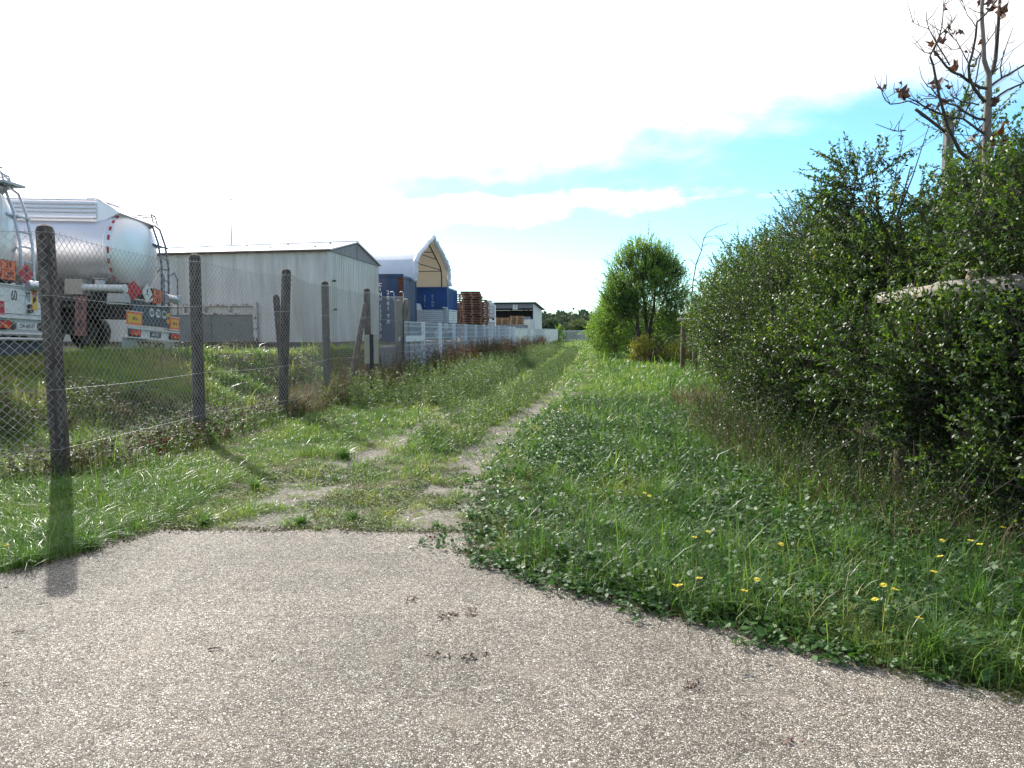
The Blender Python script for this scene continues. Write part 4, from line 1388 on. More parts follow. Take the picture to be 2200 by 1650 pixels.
def chain_fence():
    g = empty('mesh_fence', (-4.92, 8.0, 0))
    tag(g, 'chain-link fence on weathered round posts along the grassy bank', 'fence')
    inv = Vector((-4.92, 8.0, 0))
    def L(x, y, z): return Vector((x, y, z)) - inv
    posts = [(-4.92, 8.0, -4.99, 8.0, 2.74, .09), (-4.80, 11.3, -4.80, 11.3, 2.77, .085), (-4.33, 13.9, -4.17, 13.8, 2.76, .085),
             (-4.25, 17.0, -4.27, 17.0, 2.75, .085), (-3.88, 20.0, -3.90, 20.0, 2.76, .09)]
    for x0, y0, x1, y1, z1, r in posts:
        fence_post(g, L(x0, y0, float(gz(x0, y0))), L(x1, y1, z1), r)
    fence_post(g, L(-8.9, 5.9, .1), L(-8.9, 5.9, 2.72), .085)
    fence_post(g, L(-3.66, 24.0, 0), L(-3.66, 24.0, 2.62), .12, m=M_OLDW)
    fence_post(g, L(-3.44, 24.1, 0), L(-3.44, 24.1, 2.66), .11, m=M_OLDW)
    fence_post(g, L(-4.50, 14.7, 0), L(-4.63, 14.6, 2.32), .065, 'brace_post')
    fence_post(g, L(-4.06, 18.35, 0.0), L(-3.92, 19.9, 2.35), .075, 'brace_post')
    runs = [((-8.85, 5.8), (-4.86, 7.88)), ((-4.86, 7.88), (-4.69, 11.25)), ((-4.69, 11.25), (-4.07, 13.8)), ((-4.07, 13.8), (-4.15, 17.0)), ((-4.15, 17.0), (-3.78, 19.98)), ((-3.78, 19.98), (-3.50, 23.9))]
    for (A, B) in runs:
        Ld = math.hypot(B[0] - A[0], B[1] - A[1])
        d = ((B[0] - A[0]) / Ld, (B[1] - A[1]) / Ld)
        V, F = wire_arrays(A, B, lambda t: 2.64 - 0.06 * math.sin(math.pi * t), lambda x: float(gz(A[0] + d[0] * x, A[1] + d[1] * x)) + 0.02)
        V = V - np.array([inv.x, inv.y, inv.z])
        np_mesh('wire_netting', V, [F], M_WIRE, g)
        mb = MB()
        for z, sg in ((2.64, .06), (1.98, .05), (0.98, .02), (0.34, .0)):
            mb.tube([L(A[0] + (B[0] - A[0]) * t, A[1] + (B[1] - A[1]) * t, z - sg * math.sin(math.pi * t)) + Vector((0.02, -.02, 0)) for t in np.linspace(0, 1, 9)], 0.0026, 5)
        n = int(Ld / .092)                         # twisted ends sticking up over the top wire
        for i in range(n):
            t = (i + .5) / n
            p = L(A[0] + (B[0] - A[0]) * t, A[1] + (B[1] - A[1]) * t, 2.64 - .06 * math.sin(math.pi * t))
            mb.tube([p - Vector((0, 0, .01)), p + Vector((d[0] * .015, d[1] * .015, .035))], .0022, 3)
        mb.build('straining_wire', M_WIRE, g)
    mb = MB()
    mb.box(-.035, .035, -.01, .0, -.07, .07)
    t = mb.build('tag_plate', M_WHITEP, g)
    t.location = L(-3.62, 23.86, 1.36)
    mb = MB()
    for dx in (-.14, .16):
        mb.tube([L(-3.66 + dx, 23.98, 2.55), L(-3.66 + dx, 23.98, 2.82), L(-3.70 + dx, 23.98, 2.88), L(-3.78 + dx, 23.98, 2.86)], .014, 6)
    mb.tube([L(-4.05, 23.98, 2.70), L(-3.5, 23.98, 2.70)], .014, 6)
    mb.build('bent_stay', M_GALV, g)


chain_fence()

# marker post in front of the fence
g = empty('marker_post', (-3.41, 18.0, 0.0), math.radians(8))
tag(g, 'dark marker post with two beige side panels before the mesh fence', 'marker')
mb = MB()
mb.loft([[(-.045, -.045, -.2), (.045, -.045, -.2), (.045, -.02, -.2), (.0, .03, -.2), (-.045, -.02, -.2)], [(-.045, -.045, 1.53), (.045, -.045, 1.53), (.045, -.02, 1.53), (.0, .03, 1.53), (-.045, -.02, 1.53)]])
mb.build('post', mat('dark_angle_post', (0.035, 0.033, 0.045), .6, .1, var=.2), g)
for x0, x1 in ((-.175, -.047), (.047, .165)):
    mb = MB(); mb.box(x0, x1, -.03, -.018, .82, 1.52); mb.build('side_panel', mat('beige_marker', (0.40, 0.36, 0.28), .6, var=.08), g)

# ------------------------------------------------------------------ white panel fence
M_WFEN = mat('white_fence_coating', (0.62, 0.68, 0.74), 0.5, var=0.06, vscale=3, col2=(0.5, 0.53, 0.55), lo=.5, hi=.9)
M_WWIRE = mat('white_fence_wire', (0.50, 0.57, 0.63), 0.5)


def panel_mesh(L_, H_):
    mb = MB()
    k = 0.03
    while k < L_:
        mb.box(-.0025, .0025, k - .0025, k + .0025, .05, H_)
        k += .055
    for z in (.07, .28, .49, .70, .91, 1.12, 1.33, 1.54, 1.74, H_ - .04):
        mb.box(.003, .012, 0, L_, z, z + .012)
        mb.box(.010, .022, 0, L_, z + .03, z + .042)
    return mb


def white_fence():
    A = Vector((-6.36 + .125 * 26.0, 26.0, 0))
    d = Vector((.125, 1, 0)).normalized()
    rz = -math.atan2(.125, 1)
    g = empty('panel_fence', A, rz)
    tag(g, 'white welded-mesh panel fence with square posts along the path', 'fence')
    st = 2.66; Hh = 1.93
    p0 = f0 = None
    for k in range(0, 11):
        y = k * st
        if p0 is None:
            mb = MB(); mb.box(-.055, .055, -.055, .055, -.1, Hh, .006); p0 = mb.build('post', M_WFEN, g)
            f0 = panel_mesh(st - .12, Hh - .02).build('wire_panel', M_WWIRE, g)
            f0.location = (0, .06, 0)
        else:
            q = p0.copy(); COL.objects.link(q); q.location = (0, y, 0)
            if k < 10:
                q = f0.copy(); COL.objects.link(q); q.location = (0, y + .06, 0)
    q = f0.copy(); COL.objects.link(q); q.location = (-.0, -2.5, 0.01); q.scale = (1, .96, 1)
    mb = MB(); mb.box(.03, .06, -2.45, -.05, 1.27, 1.46); mb.build('cross_board', M_WFEN, g)
    # second run: close-set slats on a low wall
    y0 = 10 * st
    B = A + d * y0
    g2 = empty('slat_fence', B + d * .1, rz)
    tag(g2, 'pale close-slatted fence on a low concrete wall, farther along the path', 'fence')
    n = 18
    pp = None
    for k in range(n):
        if pp is None:
            mb = MB()
            j = .05
            while j < 2.62:
                mb.box(-.012, .012, j, j + .045, .52, 1.80)
                j += .075
            mb.box(-.02, .02, 0, 2.66, 1.78, 1.84); mb.box(-.02, .02, 0, 2.66, .56, .60)
            pp = mb.build('slat_panel', mat('pale_slats', (0.52, 0.57, 0.56), .6, var=.08, vscale=2), g2)
            mb = MB(); mb.box(-.03, .03, 2.66, 2.72, .5, 1.86); ps = mb.build('post', M_WFEN, g2)
        else:
            q = pp.copy(); COL.objects.link(q); q.location = (0, k * 2.72, 0.004 * k)
            q = ps.copy(); COL.objects.link(q); q.location = (0, k * 2.72, 0.004 * k)
    mb = MB(); mb.box(-.1, .08, 0, n * 2.72, -.2, .52, .01)
    mb.build('base_wall', mat('pale_concrete', (0.42, 0.42, 0.41), .9, var=.1, vscale=2, col2=(.33, .33, .31)), g2)
    # retaining wall behind the mesh panels
    mb = MB()
    for k in range(14):
        mb.box(-.98, -.80, -2.4 + k * 2.1, -2.4 + k * 2.1 + 2.085, -.3, 1.10, .008)
    w = mb.build('retaining_wall', mat('blue_grey_concrete', (0.20, 0.22, 0.25), .9, var=.12, vscale=1.5, col2=(0.26, 0.23, 0.20), lo=.5, hi=.8, bump=.3), None)
    w.location = A; w.rotation_euler = (0, 0, rz)
    tag(w, 'blue-grey concrete retaining wall behind the white mesh panels', 'wall')


white_fence()

# far gate
g = empty('bar_gate', (6.75, 102.5, 0.30))
tag(g, 'wide white barred gate closing the far end of the path', 'gate')
M_GW = mat('gate_white', (0.82, 0.83, 0.80), .6, var=.05)
mb = MB(); mb.box(-.12, .06, -.09, .09, -.2, 1.5); mb.box(6.1, 6.25, -.09, .09, -.2, 1.5); mb.build('gate_post', M_GW, g)
mb = MB()
mb.box(.10, 6.05, -.03, .03, 1.34, 1.42); mb.box(.10, 6.05, -.03, .03, .0, .08)
for x in (.10, 3.0, 5.98): mb.box(x, x + .07, -.03, .03, .08, 1.34)
mb.build('gate_frame', M_GW, g)
mb = MB()
for k in range(38):
    x = .22 + k * .155
    mb.box(x, x + .05, -.015, .015, .08, 1.34)
mb.build('bar', M_GW, g)

# ------------------------------------------------------------------ timber rails in the hedge
M_LOG = mat('pale_barked_log', (0.42, 0.37, 0.30), 0.75, var=0.25, vscale=5, col2=(0.24, 0.20, 0.16), bump=.5, bscale=18, stretch=(3, .4, 3))
M_GLOG = mat('shaded_grey_log', (0.17, 0.155, 0.14), .85, var=.25, vscale=5, col2=(.26, .24, .21), bump=.5, bscale=18, stretch=(3, .4, 3))  # grey log of the second rail, its shade darkened into the colour
M_STAKE = mat('brown_round_stake', (0.11, 0.07, 0.045), 0.9, var=0.35, vscale=6, col2=(0.18, 0.135, 0.095), bump=.5, bscale=20, stretch=(1, 1, .25))


def half_log(parent, A, B, r, name='rail', m=None):
    A = Vector(A); B = Vector(B)
    d = (B - A).normalized(); sd = d.cross(Vector((0, 0, 1))).normalized(); up = Vector((0, 0, 1))
    rings = []
    for k in range(9):
        t = k / 8
        p = A.lerp(B, t) + up * random.uniform(-.006, .006)
        rr = r * (1 + random.uniform(-.05, .05))
        rings.append([p + sd * (math.cos(a) * rr) + up * (math.sin(a) * rr * .8) for a in [math.radians(-20 + 220 * j / 12) for j in range(13)]])
    mb = MB(); mb.loft(rings)
    return mb.build(name, m or M_LOG, parent, smooth='auto')


def log_frame(label, P, rails, hts, r=0.08, rr=.085):
    g = empty('timber_rail_frame', (P[0][0], P[0][1], 0))
    tag(g, label, 'rail frame')
    iv = Vector((P[0][0], P[0][1], 0))
    for (x, y), h in zip(P, hts):
        fence_post(g, Vector((x, y, 0)) - iv, Vector((x, y, h)) - iv, r, 'stake', M_STAKE)
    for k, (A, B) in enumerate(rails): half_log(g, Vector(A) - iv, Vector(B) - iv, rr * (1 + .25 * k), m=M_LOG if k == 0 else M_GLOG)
    return g


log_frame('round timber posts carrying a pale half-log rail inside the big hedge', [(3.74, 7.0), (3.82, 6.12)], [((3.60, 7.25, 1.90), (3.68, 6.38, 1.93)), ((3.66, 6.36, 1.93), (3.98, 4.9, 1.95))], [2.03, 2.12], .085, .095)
log_frame('small distant pair of stakes with a pale log end beyond the hedge', [(6.35, 27.5), (6.75, 27.3)], [((6.1, 27.4, 2.02), (7.5, 27.2, 2.03))], [1.98, 2.06], .09, .085)

# utility pole and lines
mb = MB()
mb.loft([[(-.14, -.12, 0), (.14, -.12, 0), (.14, .12, 0), (-.14, .12, 0)], [(-.095, -.08, 8.1), (.095, -.08, 8.1), (.095, .08, 8.1), (-.095, .08, 8.1)]])
pl = mb.build('utility_pole', mat('grey_pole', (0.09, 0.09, 0.10), .85, var=.15, vscale=3, col2=(.16, .155, .15)))
pl.location = (11.55, 20.0, -.75)
tag(pl, 'square grey utility pole rising out of the hedge', 'pole')
for k, (a, b) in enumerate([((1640, 478), (2300, 38)), ((1650, 500), (2300, 92)), ((1630, 520), (2300, 132))]):
    A = pt(a[0], a[1], 70); B = pt(b[0], b[1], 13)
    mb = MB()
    mb.tube([A.lerp(B, t) - Vector((0, 0, .35 * math.sin(math.pi * t))) + Vector((0, 0, .17)) for t in np.linspace(0, 1, 24)], .0065, 4)
    w = mb.build('overhead_wire', M_DARK)
    tag(w, ['highest thin overhead wire crossing behind the bare tree', 'middle thin overhead wire crossing behind the bare tree', 'lowest thin overhead wire crossing behind the bare tree'][k], 'wire', 'overhead wires above the hedge')

# litter on the pavement
M_TWIG = mat('brown_twig', (0.13, 0.05, 0.035), .8, var=.3)
def small_stick(px, py, dx, dy, r, label):
    c = pt(px, py, 3.0)
    k = (0.018 - EYE) / (c.z - EYE)
    p = Vector((c.x * k, c.y * k, 0.018))
    mb = MB(); mb.tube([(-dx / 2, -dy / 2, 0), (0, 0, .004), (dx / 2, dy / 2, -.002)], r, 5, r1=r * .6)
    o = mb.build('fallen_twig', M_TWIG); o.location = p
    tag(o, label, 'twig', 'twigs lying on the pavement')
small_stick(460, 1393, .055, .02, .004, 'short dark red twig in the middle of the open pavement')
small_stick(95, 1297, .06, .03, .003, 'thin brown twig on pavement by the tip of the post shadow')
small_stick(40, 1357, .055, .03, .003, 'thin brown twig on pavement at the edge below the grass')
small_stick(15, 1467, .03, .004, .003, 'tiny brown twig near the bottom corner of the pavement')
c = pt(583, 1418, 3.0); k = (0.015 - EYE) / (c.z - EYE)
mb = MB(); mb.tube([(0, 0, .004), (.006, .05, .006)], .0028, 4); o = mb.build('straw', mat('pale_straw', (.6, .56, .45), .7)); o.location = (c.x * k, c.y * k, 0.013)
tag(o, 'pale straw lying on the open pavement', 'straw')
# ------------------------------------------------------------------ vegetation
def unit(v):
    return v / np.maximum(1e-9, np.linalg.norm(v, axis=-1, keepdims=True))


def rand_unit(n):
    return unit(RNG.normal(size=(n, 3)))


def leaves(P, D, L_, W_, six=True, up=0.0, fold=0.25):
    """leaf-shaped faces: base P, direction D, length, width"""
    n = len(P)
    R = rand_unit(n)
    R[:, 2] += up
    N = unit(R - D * np.sum(R * D, 1, keepdims=True))
    S = np.cross(D, N)
    L_ = np.broadcast_to(L_, (n,))[:, None]; W_ = np.broadcast_to(W_, (n,))[:, None]
    if six:
        pts = [(0, 0, 0), (.30, .46, fold), (.68, .40, fold), (1, 0, -.1), (.68, -.40, fold), (.30, -.46, fold)]
    else:
        pts = [(0, 0, 0), (.45, .5, fold), (1, 0, 0), (.45, -.5, fold)]
    k = len(pts)
    V = np.empty((n, k, 3), np.float32)
    for i, (a, b, c) in enumerate(pts):
        V[:, i] = P + D * L_ * a + S * W_ * b + N * W_ * c * .5
    F = np.arange(n * k).reshape(n, k)
    return V.reshape(-1, 3), F


def strands(A, B, C, r0, r1):
    """thin three-sided stems through A, B, C"""
    n = len(A)
    d = unit(C - A)
    s = unit(np.cross(d, rand_unit(n)))
    t = np.cross(d, s)
    V = np.empty((n, 9, 3), np.float32)
    for i, (p, r) in enumerate(((A, r0), (B, (np.asarray(r0) + np.asarray(r1)) / 2), (C, r1))):
        r = np.broadcast_to(r, (n,))[:, None]
        V[:, i * 3] = p + s * r
        V[:, i * 3 + 1] = p + (-.5 * s + .87 * t) * r
        V[:, i * 3 + 2] = p + (-.5 * s - .87 * t) * r
    b = (np.arange(n) * 9)[:, None]
    F = np.concatenate([b + np.array([[q + a, q + (a + 1) % 3, q + 3 + (a + 1) % 3, q + 3 + a]]) for q in (0, 3) for a in range(3)])
    return V.reshape(-1, 3), F


def blades(P, h, lean, w, az=None):
    n = len(P)
    if az is None: az = RNG.uniform(0, 2 * np.pi, n)
    D = np.stack([np.cos(az), np.sin(az), np.zeros(n)], 1)
    S = np.stack([-np.sin(az), np.cos(az), np.zeros(n)], 1)
    tw = RNG.uniform(-.9, .9, n)[:, None]
    S = unit(S + D * tw)
    V = np.empty((n, 7, 3), np.float32)
    h = h[:, None]; lean = lean[:, None]; w = w[:, None]
    Z = np.array([0, 0, 1.0])
    i = 0
    for t, k in ((0, .8), (.42, 1.0), (.78, .7), (1, 0)):
        c = P + Z * h * (t * (1 - .42 * lean * t)) + D * h * lean * t * t
        if k > 0:
            V[:, i] = c + S * w * k * .5; V[:, i + 1] = c - S * w * k * .5; i += 2
        else:
            V[:, i] = c; i += 1
    b = (np.arange(n) * 7)[:, None]
    Q = np.concatenate([b + np.array([[0, 1, 3, 2]]), b + np.array([[2, 3, 5, 4]])])
    T3 = b + np.array([[4, 5, 6]])
    return V.reshape(-1, 3), Q, T3


G_STOPS = [(0.0, (0.028, 0.075, 0.022)), (0.35, (0.065, 0.150, 0.032)), (0.7, (0.140, 0.225, 0.055)), (0.9, (0.23, 0.275, 0.08)), (1.0, (0.38, 0.32, 0.17))]
M_GRASS = leafmat('grass_blades', G_STOPS, 0.38, 0.46, tcol=(1.28, 1.38, 0.62), patch=.3, pscale=.8, spec=.45)
M_DRY = leafmat('dry_grass', [(0, (0.06, 0.04, 0.025)), (.5, (0.15, 0.11, 0.06)), (1, (0.34, 0.27, 0.16))], .7, .3, (1.1, 1, .8), .3)
M_BRAM = leafmat('bramble_leaves', [(0, (0.025, 0.06, 0.018)), (.5, (0.05, 0.115, 0.028)), (.9, (0.07, 0.15, 0.03)), (1, (0.18, 0.22, 0.04))], .55, .28, (1.3, 1.6, .5), .3, spec=.4)
M_REDB = leafmat('reddish_leaves', [(0, (0.03, 0.06, 0.02)), (.35, (0.05, 0.09, 0.03)), (.62, (0.085, 0.055, 0.028)), (.85, (0.125, 0.062, 0.035)), (1, (0.22, 0.15, 0.08))], .7, .3, (1.3, 1.0, .6), .5, 1.6)
M_WEED = leafmat('weed_leaves', [(0, (0.06, 0.09, 0.035)), (.5, (0.11, 0.17, 0.06)), (.85, (0.18, 0.23, 0.10)), (1, (0.3, 0.24, 0.14))], .6, .35, (1.2, 1.3, .7), .3)
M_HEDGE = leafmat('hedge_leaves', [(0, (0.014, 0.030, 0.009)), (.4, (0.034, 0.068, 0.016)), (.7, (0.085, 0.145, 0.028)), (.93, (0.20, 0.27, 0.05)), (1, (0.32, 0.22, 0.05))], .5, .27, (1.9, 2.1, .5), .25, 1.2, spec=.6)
M_TREE = leafmat('tree_leaves', [(0, (0.06, 0.12, 0.04)), (.5, (0.12, 0.22, 0.06)), (.85, (0.22, 0.32, 0.08)), (1, (0.45, 0.40, 0.07))], .42, .52, (1.5, 1.6, .5), .45, .9)
M_FARL = leafmat('far_leaves', [(0, (0.03, 0.05, 0.035)), (.5, (0.05, 0.08, 0.045)), (1, (0.10, 0.14, 0.06))], .7, .2, (1.2, 1.2, .8), .5, .25)
M_PALE = leafmat('pale_far_leaves', [(0, (0.10, 0.14, 0.05)), (1, (0.19, 0.23, 0.09))], .7, .2, (1.2, 1.2, .8), .4, .6)
M_YEL = leafmat('yellow_leaves', [(0, (0.12, 0.17, 0.03)), (.5, (0.32, 0.33, 0.05)), (1, (0.55, 0.45, 0.08))], .5, .4, (1.3, 1.2, .5), .4)
M_BARK = mat('dark_bark', (0.05, 0.04, 0.03), .9, var=.3, vscale=8, col2=(.09, .075, .06), bump=.5)
M_BARKL = mat('smooth_grey_bark', (0.23, 0.20, 0.17), .8, var=.2, vscale=6, col2=(.15, .12, .10), bump=.3, stretch=(1, 1, .4))
M_DEADL = leafmat('dead_brown_leaves', [(0, (0.05, 0.024, 0.018)), (.6, (0.11, 0.05, 0.03)), (1, (0.26, 0.15, 0.085))], .6, .16, (1.3, 1, .7), .1)


def frustum_x(y, margin=1.6):
    return -0.72 * y - margin, 0.72 * y + margin


def scatter(y0, y1, dens, xlo=None, xhi=None, margin=1.2):
    """random ground points in a strip of depth"""
    a, b = frustum_x(y1, margin)
    if xlo is not None: a = max(a, xlo)
    if xhi is not None: b = min(b, xhi)
    n = int((y1 - y0) * (b - a) * dens)
    x = RNG.uniform(a, b, n); y = RNG.uniform(y0, y1, n)
    fa, fb = -0.72 * y - margin, 0.72 * y + margin
    k = (x > fa) & (x < fb)
    return x[k], y[k]


def hedge_edge(y):
    return np.interp(y, [0, 3, 5.1, 6.3, 7.0, 8.8, 13.5, 29, 40, 110], [3.9, 3.6, 3.05, 2.95, 2.85, 2.75, 3.45, 6.2, 7.6, 14])


def planting(x, y):
    """height, density, colour bias for the grass at x, y"""
    q = x - track(y) + .28 * (fbm(x + 5, y + 3, 1.7) - .5) + .22 * (fbm(x, y + 3, 5.0) - .5)
    s = xf(y) - x
    h = np.full(x.shape, 0.10); d = np.ones(x.shape); c = np.zeros(x.shape)
    n = fbm(x, y, 1.3); n2 = fbm(x + 31, y, 4.0); n3 = fbm(x, y + 77, 0.6); n4 = fbm(x + 11, y + 5, 8.0)
    farf = sstep(14, 26, y)
    v = q > 0.38
    ramp = sstep(0.38, 1.9, q)
    h = np.where(v, 0.045 + 0.085 * ramp + 0.16 * np.maximum(0, n - .45) + .05 * (n2 - .5), h)
    d = np.where(v, .35 + .35 * ramp + .5 * (n2 > .45), d)
    c = np.where(v, 0.30 - 0.22 * ramp + 1.1 * (n3 - .5) + .5 * (n2 - .5), c)
    c = np.where(v & (y > 5) & (y < 14), c + .12, c)
    tr = (np.abs(q) < .25) | (np.abs(q + 1.45) < .19)
    h = np.where(tr, .02 + .05 * farf + .05 * (n2 > .55), h)
    d = np.where(tr, .06 + .5 * farf + .45 * (n2 > .56), d)
    c = np.where(tr, .3, c)
    mid = (~tr) & (q > -1.35) & (q < -.2)
    h = np.where(mid, .03 + .05 * sstep(7.5, 10, y) + .14 * np.maximum(0, n2 - .42), h)
    d = np.where(mid, .25 + .6 * (n2 > .44), d)
    c = np.where(mid, .32 + .9 * (n3 - .5) + .5 * (n4 - .5), c)
    lv = (~tr) & (q < -1.55)
    h = np.where(lv, .045 + .22 * np.maximum(0, n - .42) + .08 * (n2 - .5), h)
    d = np.where(lv, .40 + .5 * (n2 > .44), d)
    c = np.where(lv, .30 + .8 * (n3 - .5) + .5 * (n4 - .5), c)
    nearlow = (y < 6.9 + 1.6 * fbm(x + 2, y, 1.1)) & (q < .5) & (x > -2.9 + .6 * (n - .5))
    h = np.where(nearlow, .014 + .06 * np.maximum(0, n2 - .5) / .3 + .10 * np.maximum(0, n - .6) / .3, h)
    d = np.where(nearlow, .28 + .65 * (n2 > .44), d)
    c = np.where(nearlow, .48 + 1.2 * (n2 - .5), c)
    lush = (x < -2.9) & (s < 0.3) & (y < 9)
    h = np.where(lush, .07 + .14 * (n - .3), h)
    d = np.where(lush, 1.0, d)
    c = np.where(lush, .2 + .5 * (n3 - .5), c)
    beh = s > 0.3
    h = np.where(beh, .11 + .16 * (n - .45), h)
    d = np.where(beh, .9, d)
    c = np.where(beh, .42 + .14 * (s > 1.2) * (y > 12) + .8 * (n3 - .45), c)
    yard = (s > np.interp(y, [5, 16, 20, 22, 400], [6.8, 6.6, 4.2, 2.2, .6])) & (y > 15)
    h = np.where(yard, .05, h)
    d = np.where(yard & (y > 20), .12, d)
    yard2 = beh & (y > 24)
    d = np.where(yard2, 0.02, d)
    wb = (s > -0.5) & (s < 0.5)
    h = np.where(wb & (y > 8), h + .08, h)
    hb = x > hedge_edge(y) - .25
    h = np.where(hb, .12 + .10 * n, h)
    d = np.where(hb, .6 * (1 - sstep(.6, 2.0, x - hedge_edge(y))), d)
    c = np.where(hb, 0, c)
    return np.maximum(h, .012), d, c


def build_grass():
    PV = []; H = []; Ln = []; Wd = []; Tn = []
    for (y0, y1, dens, wmul, hm) in ((2.6, 5.2, 5200, .62, 1), (5.2, 8, 4600, .72, 1), (8, 12, 2600, 1.0, 1), (12, 18, 1250, 1.6, 1.05), (18, 30, 480, 2.6, 1.15), (30, 55, 150, 4.8, 1.3), (55, 110, 45, 9, 1.5)):
        x, y = scatter(y0, y1, dens, -15, 16, 1.0)
        h, d, c = planting(x, y)
        pd = poly_dist(x, y, ASPH)
        ins = in_poly(x, y, ASPH)
        k = (RNG.random(len(x)) < d * sstep(-.02, .13, pd + .09 * (fbm(x, y, 6.0) - .5) + np.where(ins, .2, 0))) & (~ins | ((pd < .05) & (RNG.random(len(x)) < .4)))
        x, y, h, c = x[k], y[k], h[k], c[k]
        n = len(x)
        hh = h * np.exp(RNG.normal(0, .42, n)) * hm
        z = gz(x, y) - .01
        PV.append(np.stack([x, y, z], 1)); H.append(hh)
        Ln.append(np.clip(RNG.normal(.75, .38, n), .05, 1.7))
        Wd.append(np.clip(RNG.normal(.0052, .0014, n), .0025, .010) * wmul * (1 + hh * 1.0))
        Tn.append(np.clip(RNG.normal(.42, .2, n) + c + (RNG.random(n) < .05 + .12 * (fbm(x + 17, y + 4, 3.0) > .58)) * .55, 0, 1))
    P = np.concatenate(PV); h = np.concatenate(H); l = np.concatenate(Ln); w = np.concatenate(Wd); t = np.concatenate(Tn)
    V, Q, T3 = blades(P, h, l, w)
    o = np_mesh('grass', V, [Q, T3], M_GRASS, tint=np.concatenate([t, t, t]))
    tag(o, 'green grass of the verges, the track strip and the fenced bank', 'grass', kind='stuff')
    print('grass blades', len(P))


build_grass()


def tufts():
    # rosette clumps of coarse grass along the pavement edge and elsewhere
    spots = [(2.05, 3.50, .30, 320), (1.25, 4.05, .2, 180), (-2.55, 6.05, .13, 120), (-1.75, 6.05, .12, 120), (-1.35, 6.2, .13, 110), (-.62, 5.95, .08, 90), (.55, 6.9, .24, 160),
             (1.35, 6.6, .40, 260), (1.6, 6.3, .36, 220), (-3.1, 5.3, .2, 160), (-3.3, 4.95, .22, 180), (-2.1, 9.2, .22, 200), (-.9, 9.6, .2, 200), (-1.2, 11.5, .25, 260), (.3, 8.2, .2, 150), (0.35, 6.35, .2, 120), (-.35, 6.25, .12, 80),
             (2.6, 4.0, .3, 260), (1.9, 4.3, .3, 260), (2.3, 5.0, .36, 260), (-1.9, 7.9, .12, 120), (-2.6, 7.4, .15, 140)]
    for _ in range(60):
        y = RNG.uniform(5, 16); x = float(track(y)) + RNG.uniform(.6, 2.4)
        spots.append((x, y, RNG.uniform(.2, .34), 120))
    P = []; H = []
    for x, y, h, n in spots:
        r = RNG.normal(0, h * .16, (n, 2))
        px = x + r[:, 0]; py = y + r[:, 1]
        P.append(np.stack([px, py, gz(px, py) - .01], 1)); H.append(h * RNG.uniform(.5, 1.25, n))
    P = np.concatenate(P); H = np.concatenate(H); n = len(P)
    V, Q, T3 = blades(P, H, np.clip(RNG.normal(.8, .35, n), .1, 1.6), RNG.uniform(.003, .0065, n))
    t = np.clip(RNG.normal(.4, .15, n), 0, 1)
    o = np_mesh('coarse_grass', V, [Q, T3], M_GRASS, tint=np.concatenate([t, t, t]))
    tag(o, 'longer arching grass tufts scattered over the verge and edge', 'grass', kind='stuff')
    # dry stalks under the hedge and by the fence
    x1, y1 = scatter(4.0, 16, 190, 2.0, 6, 1)
    e = x1 - hedge_edge(y1)
    k = (e > -.45) & (e < .9) & (RNG.random(len(e)) < .75)
    x1, y1 = x1[k], y1[k]
    x2, y2 = scatter(7.5, 24, 160, -8, 0, 1)
    s = xf(y2) - x2
    post = np.min(np.stack([np.hypot(x2 + 4.3, (y2 - 17.2) * .6), np.hypot(x2 + 4.3, (y2 - 14.2) * .9), np.hypot(x2 + 3.7, (y2 - 20.6) * .45), np.hypot(x2 + 4.9, y2 - 8.2) * 1.3]), 0)
    k = (np.abs(s) < 1.0) & (RNG.random(len(s)) < np.exp(-(post / .6) ** 2) * .75 + .03)
    x2, y2 = np.repeat(x2[k], 4), np.repeat(y2[k], 4)
    x2 = x2 + RNG.normal(0, .08, len(x2)); y2 = y2 + RNG.normal(0, .1, len(y2))
    x3, y3 = scatter(24, 52, 60, -4, 3, 1)
    s3 = xf(y3) - x3
    k = (s3 > -.9) & (s3 < .3) & (RNG.random(len(s3)) < .8)
    x3, y3 = x3[k], y3[k]
    x = np.concatenate([x1, x2, x3]); y = np.concatenate([y1, y2, y3]); n = len(x)
    P = np.stack([x, y, gz(x, y)], 1)
    hh = RNG.uniform(.2, .55, n) * np.where(y > 14, 1.25, 1)
    V, Q, T3 = blades(P, hh, np.clip(RNG.normal(.6, .35, n), 0, 1.4), RNG.uniform(.003, .006, n) * np.where(y > 14, 2.2, 1) * np.where(y > 24, 1.5, 1))
    t = RNG.uniform(0, 1, n)
    o = np_mesh('dry_grass', V, [Q, T3], M_DRY, tint=np.concatenate([t, t, t]))
    tag(o, 'straw-coloured dry grass under the hedge and round the fence posts', 'dry grass', kind='stuff')


tufts()


